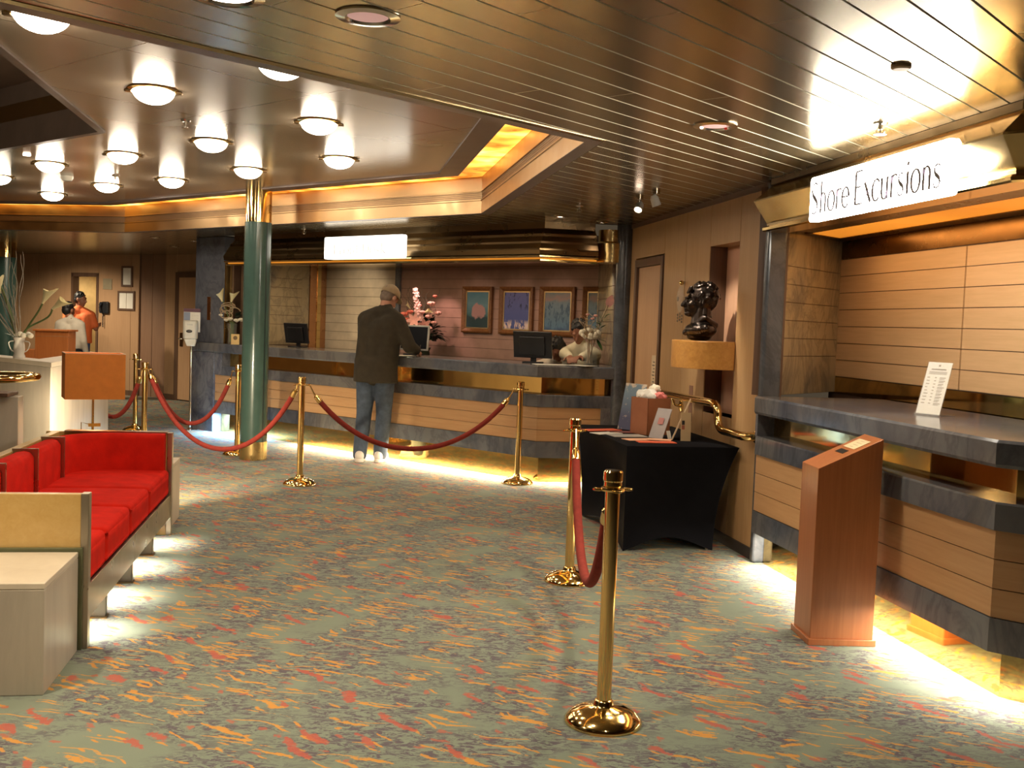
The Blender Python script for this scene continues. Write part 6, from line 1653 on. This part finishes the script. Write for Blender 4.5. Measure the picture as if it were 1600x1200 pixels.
# ------------------------------------------------------------------ lamps
def area(name, loc, sx, sy, power, color, rot=(0, 0, 0), spread=PI):
    l = bpy.data.lights.new(name, 'AREA'); l.shape = 'RECTANGLE'; l.size = sx; l.size_y = sy; l.energy = power; l.color = color; l.spread = spread
    o = bpy.data.objects.new(name, l); COL.objects.link(o); o.location = loc; o.rotation_euler = rot; return o
def spot(name, loc, tgt, power, color, deg, blend=0.6, r=0.03):
    l = bpy.data.lights.new(name, 'SPOT'); l.energy = power; l.color = color; l.spot_size = math.radians(deg); l.spot_blend = blend; l.shadow_soft_size = r
    o = bpy.data.objects.new(name, l); COL.objects.link(o); o.location = loc
    d = Vector(tgt) - Vector(loc); o.rotation_euler = d.to_track_quat('-Z', 'Y').to_euler(); return o
WARM = (1.0, 0.84, 0.60); AMB = (1.0, 0.56, 0.18); NEUT = (1.0, 0.90, 0.72)
# strip under the stone foot of the long desk, of its return and of the right counter
area('desk_foot_light', fA(1.85, -0.035, 0.238), 3.6, 0.05, 120, WARM, (0, 0, A_ANG))
p = fA(-0.35, -0.41); area('desk_return_foot_light', (p.x - 0.02, p.y - 0.02, 0.238), 0.7, 0.05, 22, WARM, (0, 0, math.radians(9)))
area('counter_foot_light', fC(-1.45, 0.01, 0.203), 2.6, 0.05, 48, NEUT, (0, 0, C_ANG))
area('pillar_foot_light', fA(4.75, 0.02, 0.238), 0.9, 0.06, 70, (0.35, 0.62, 1.0), (0, 0, A_ANG))
# strips under the sofa
for k, (s0_, s1_) in enumerate(((0.03, 0.43), (0.50, 1.11), (1.19, 1.80), (1.88, 2.38))):
    p = fS((s0_ + s1_) / 2, 0.16); area('sofa_light', (p[0], p[1], 0.17), (s1_ - s0_) * 0.5, 0.05, 4.6, (1.0, 0.92, 0.78), (math.radians(-34), 0, C_ANG), math.radians(95))
# lit soffit of the right counter and of the desk alcove
area('soffit_light', fC(-1.4, -0.55, 2.185), 3.0, 0.28, 8.5, (1.0, 0.60, 0.24), (0, 0, C_ANG))
area('desk_soffit_light', fA(2.4, -0.45, 2.16), 4.4, 0.25, 19, (1.0, 0.72, 0.42), (0, 0, A_ANG))
p = fA(2.7, -1.0, 2.15); spot('flower_spot', p, fA(2.75, -1.45, 1.45), 24, (1.0, 0.60, 0.52), 60)
for t in (2.22, 1.6, 1.0): spot('picture_spot', fA(t, -0.75, 2.15), fA(t, -1.6, 1.65), 5, (1.0, 0.72, 0.55), 58, 0.8)
spot('table_lamp_bulb', (-2.935, 7.32, 0.872), (-3.64, 8.55, 0.52), 420, (1.0, 0.82, 0.56), 125, 0.5, 0.03)
spot('beige_wall_fill', fA(4.0, -0.75, 2.15), fA(4.3, -1.58, 1.55), 15, WARM, 95, 0.8)  # added to brighten the beige panels, no fitting behind it
spot('marble_end_spot', (0.80, 10.42, 2.14), (0.98, 10.75, 1.4), 9, WARM, 90, 0.8)
l_ = bpy.data.lights.new('stairwell_fill', 'POINT'); l_.energy = 14; l_.color = WARM; l_.shadow_soft_size = 0.1
o_ = bpy.data.objects.new('stairwell_fill', l_); COL.objects.link(o_); o_.location = (-4.6, 7.2, 3.05)  # added light inside the opening, only to lift its dark lining
# bust spot, downlights, and added fill spots that have no fitting
spot('bust_spot', (0.976, 7.512, 2.38), (1.35, 7.66, 1.60), 75, NEUT, 60)
spot('lobby_spot', (0.900, 7.870, 2.38), (0.3, 6.6, 0.8), 30, NEUT, 70)
for x, y, e in ((-0.515, 3.469, 45), (0.928, 5.060, 85), (-0.93, 3.30, 60), (0.375, 9.435, 26), (-5.14, 15.72, 42), (-4.41, 14.32, 20), (0.6, 1.6, 50), (-2.0, 0.6, 40), (0.55, 6.6, 40), (-2.35, 3.0, 170)):
    spot('downlight_and_fill', (x, y, CEIL - 0.02), (x, y, 0), e, WARM, 120, 0.7, 0.06)
spot('hall_fill', (-8.2, 17.2, CEIL - 0.03), (-8.0, 18.2, 0), 230, WARM, 130, 0.7, 0.06)
spot('hall_fill', (-6.6, 15.0, CEIL - 0.03), (-7.0, 16.2, 0.6), 100, WARM, 120, 0.7, 0.06)  # added to brighten the person in white, no fitting above
spot('back_room_lamp', (-7.6, 19.8, 2.4), (-7.6, 19.9, 0), 60, (1.0, 0.78, 0.45), 150, 0.7, 0.06)
spot('rail_lamp', (-3.55, 6.90, 0.89), (-3.55, 6.93, 0.0), 9, WARM, 150, 0.6, 0.02)

w = bpy.data.worlds.new('world'); scene.world = w; w.use_nodes = True
bg = w.node_tree.nodes['Background']; bg.inputs[0].default_value = (1.0, 0.75, 0.48, 1); bg.inputs[1].default_value = 0.06

# ------------------------------------------------------------------ camera
cam = bpy.data.cameras.new('camera'); co = bpy.data.objects.new('camera', cam); COL.objects.link(co)
cam.sensor_width = 36.0; cam.lens = 1630.0 / 1600.0 * 36.0; cam.clip_start = 0.05; cam.clip_end = 100
co.matrix_world = Matrix.Translation((0, 0, 1.5)) @ Matrix.Rotation(PI / 2 - math.atan(92 / 1630.0), 4, 'X') @ Matrix.Rotation(math.radians(2.12), 4, 'Z')
scene.camera = co
vs_ = scene.view_settings
vs_.view_transform = 'Standard'; vs_.look = 'None'; vs_.exposure = 0.2; vs_.gamma = 1.0; vs_.use_curve_mapping = False
scene.cycles.use_denoising = True
scene.cycles.max_bounces = 8; scene.cycles.diffuse_bounces = 4; scene.cycles.glossy_bounces = 5; scene.cycles.transmission_bounces = 6
scene.cycles.sample_clamp_indirect = 8.0; scene.cycles.caustics_reflective = False; scene.cycles.caustics_refractive = False
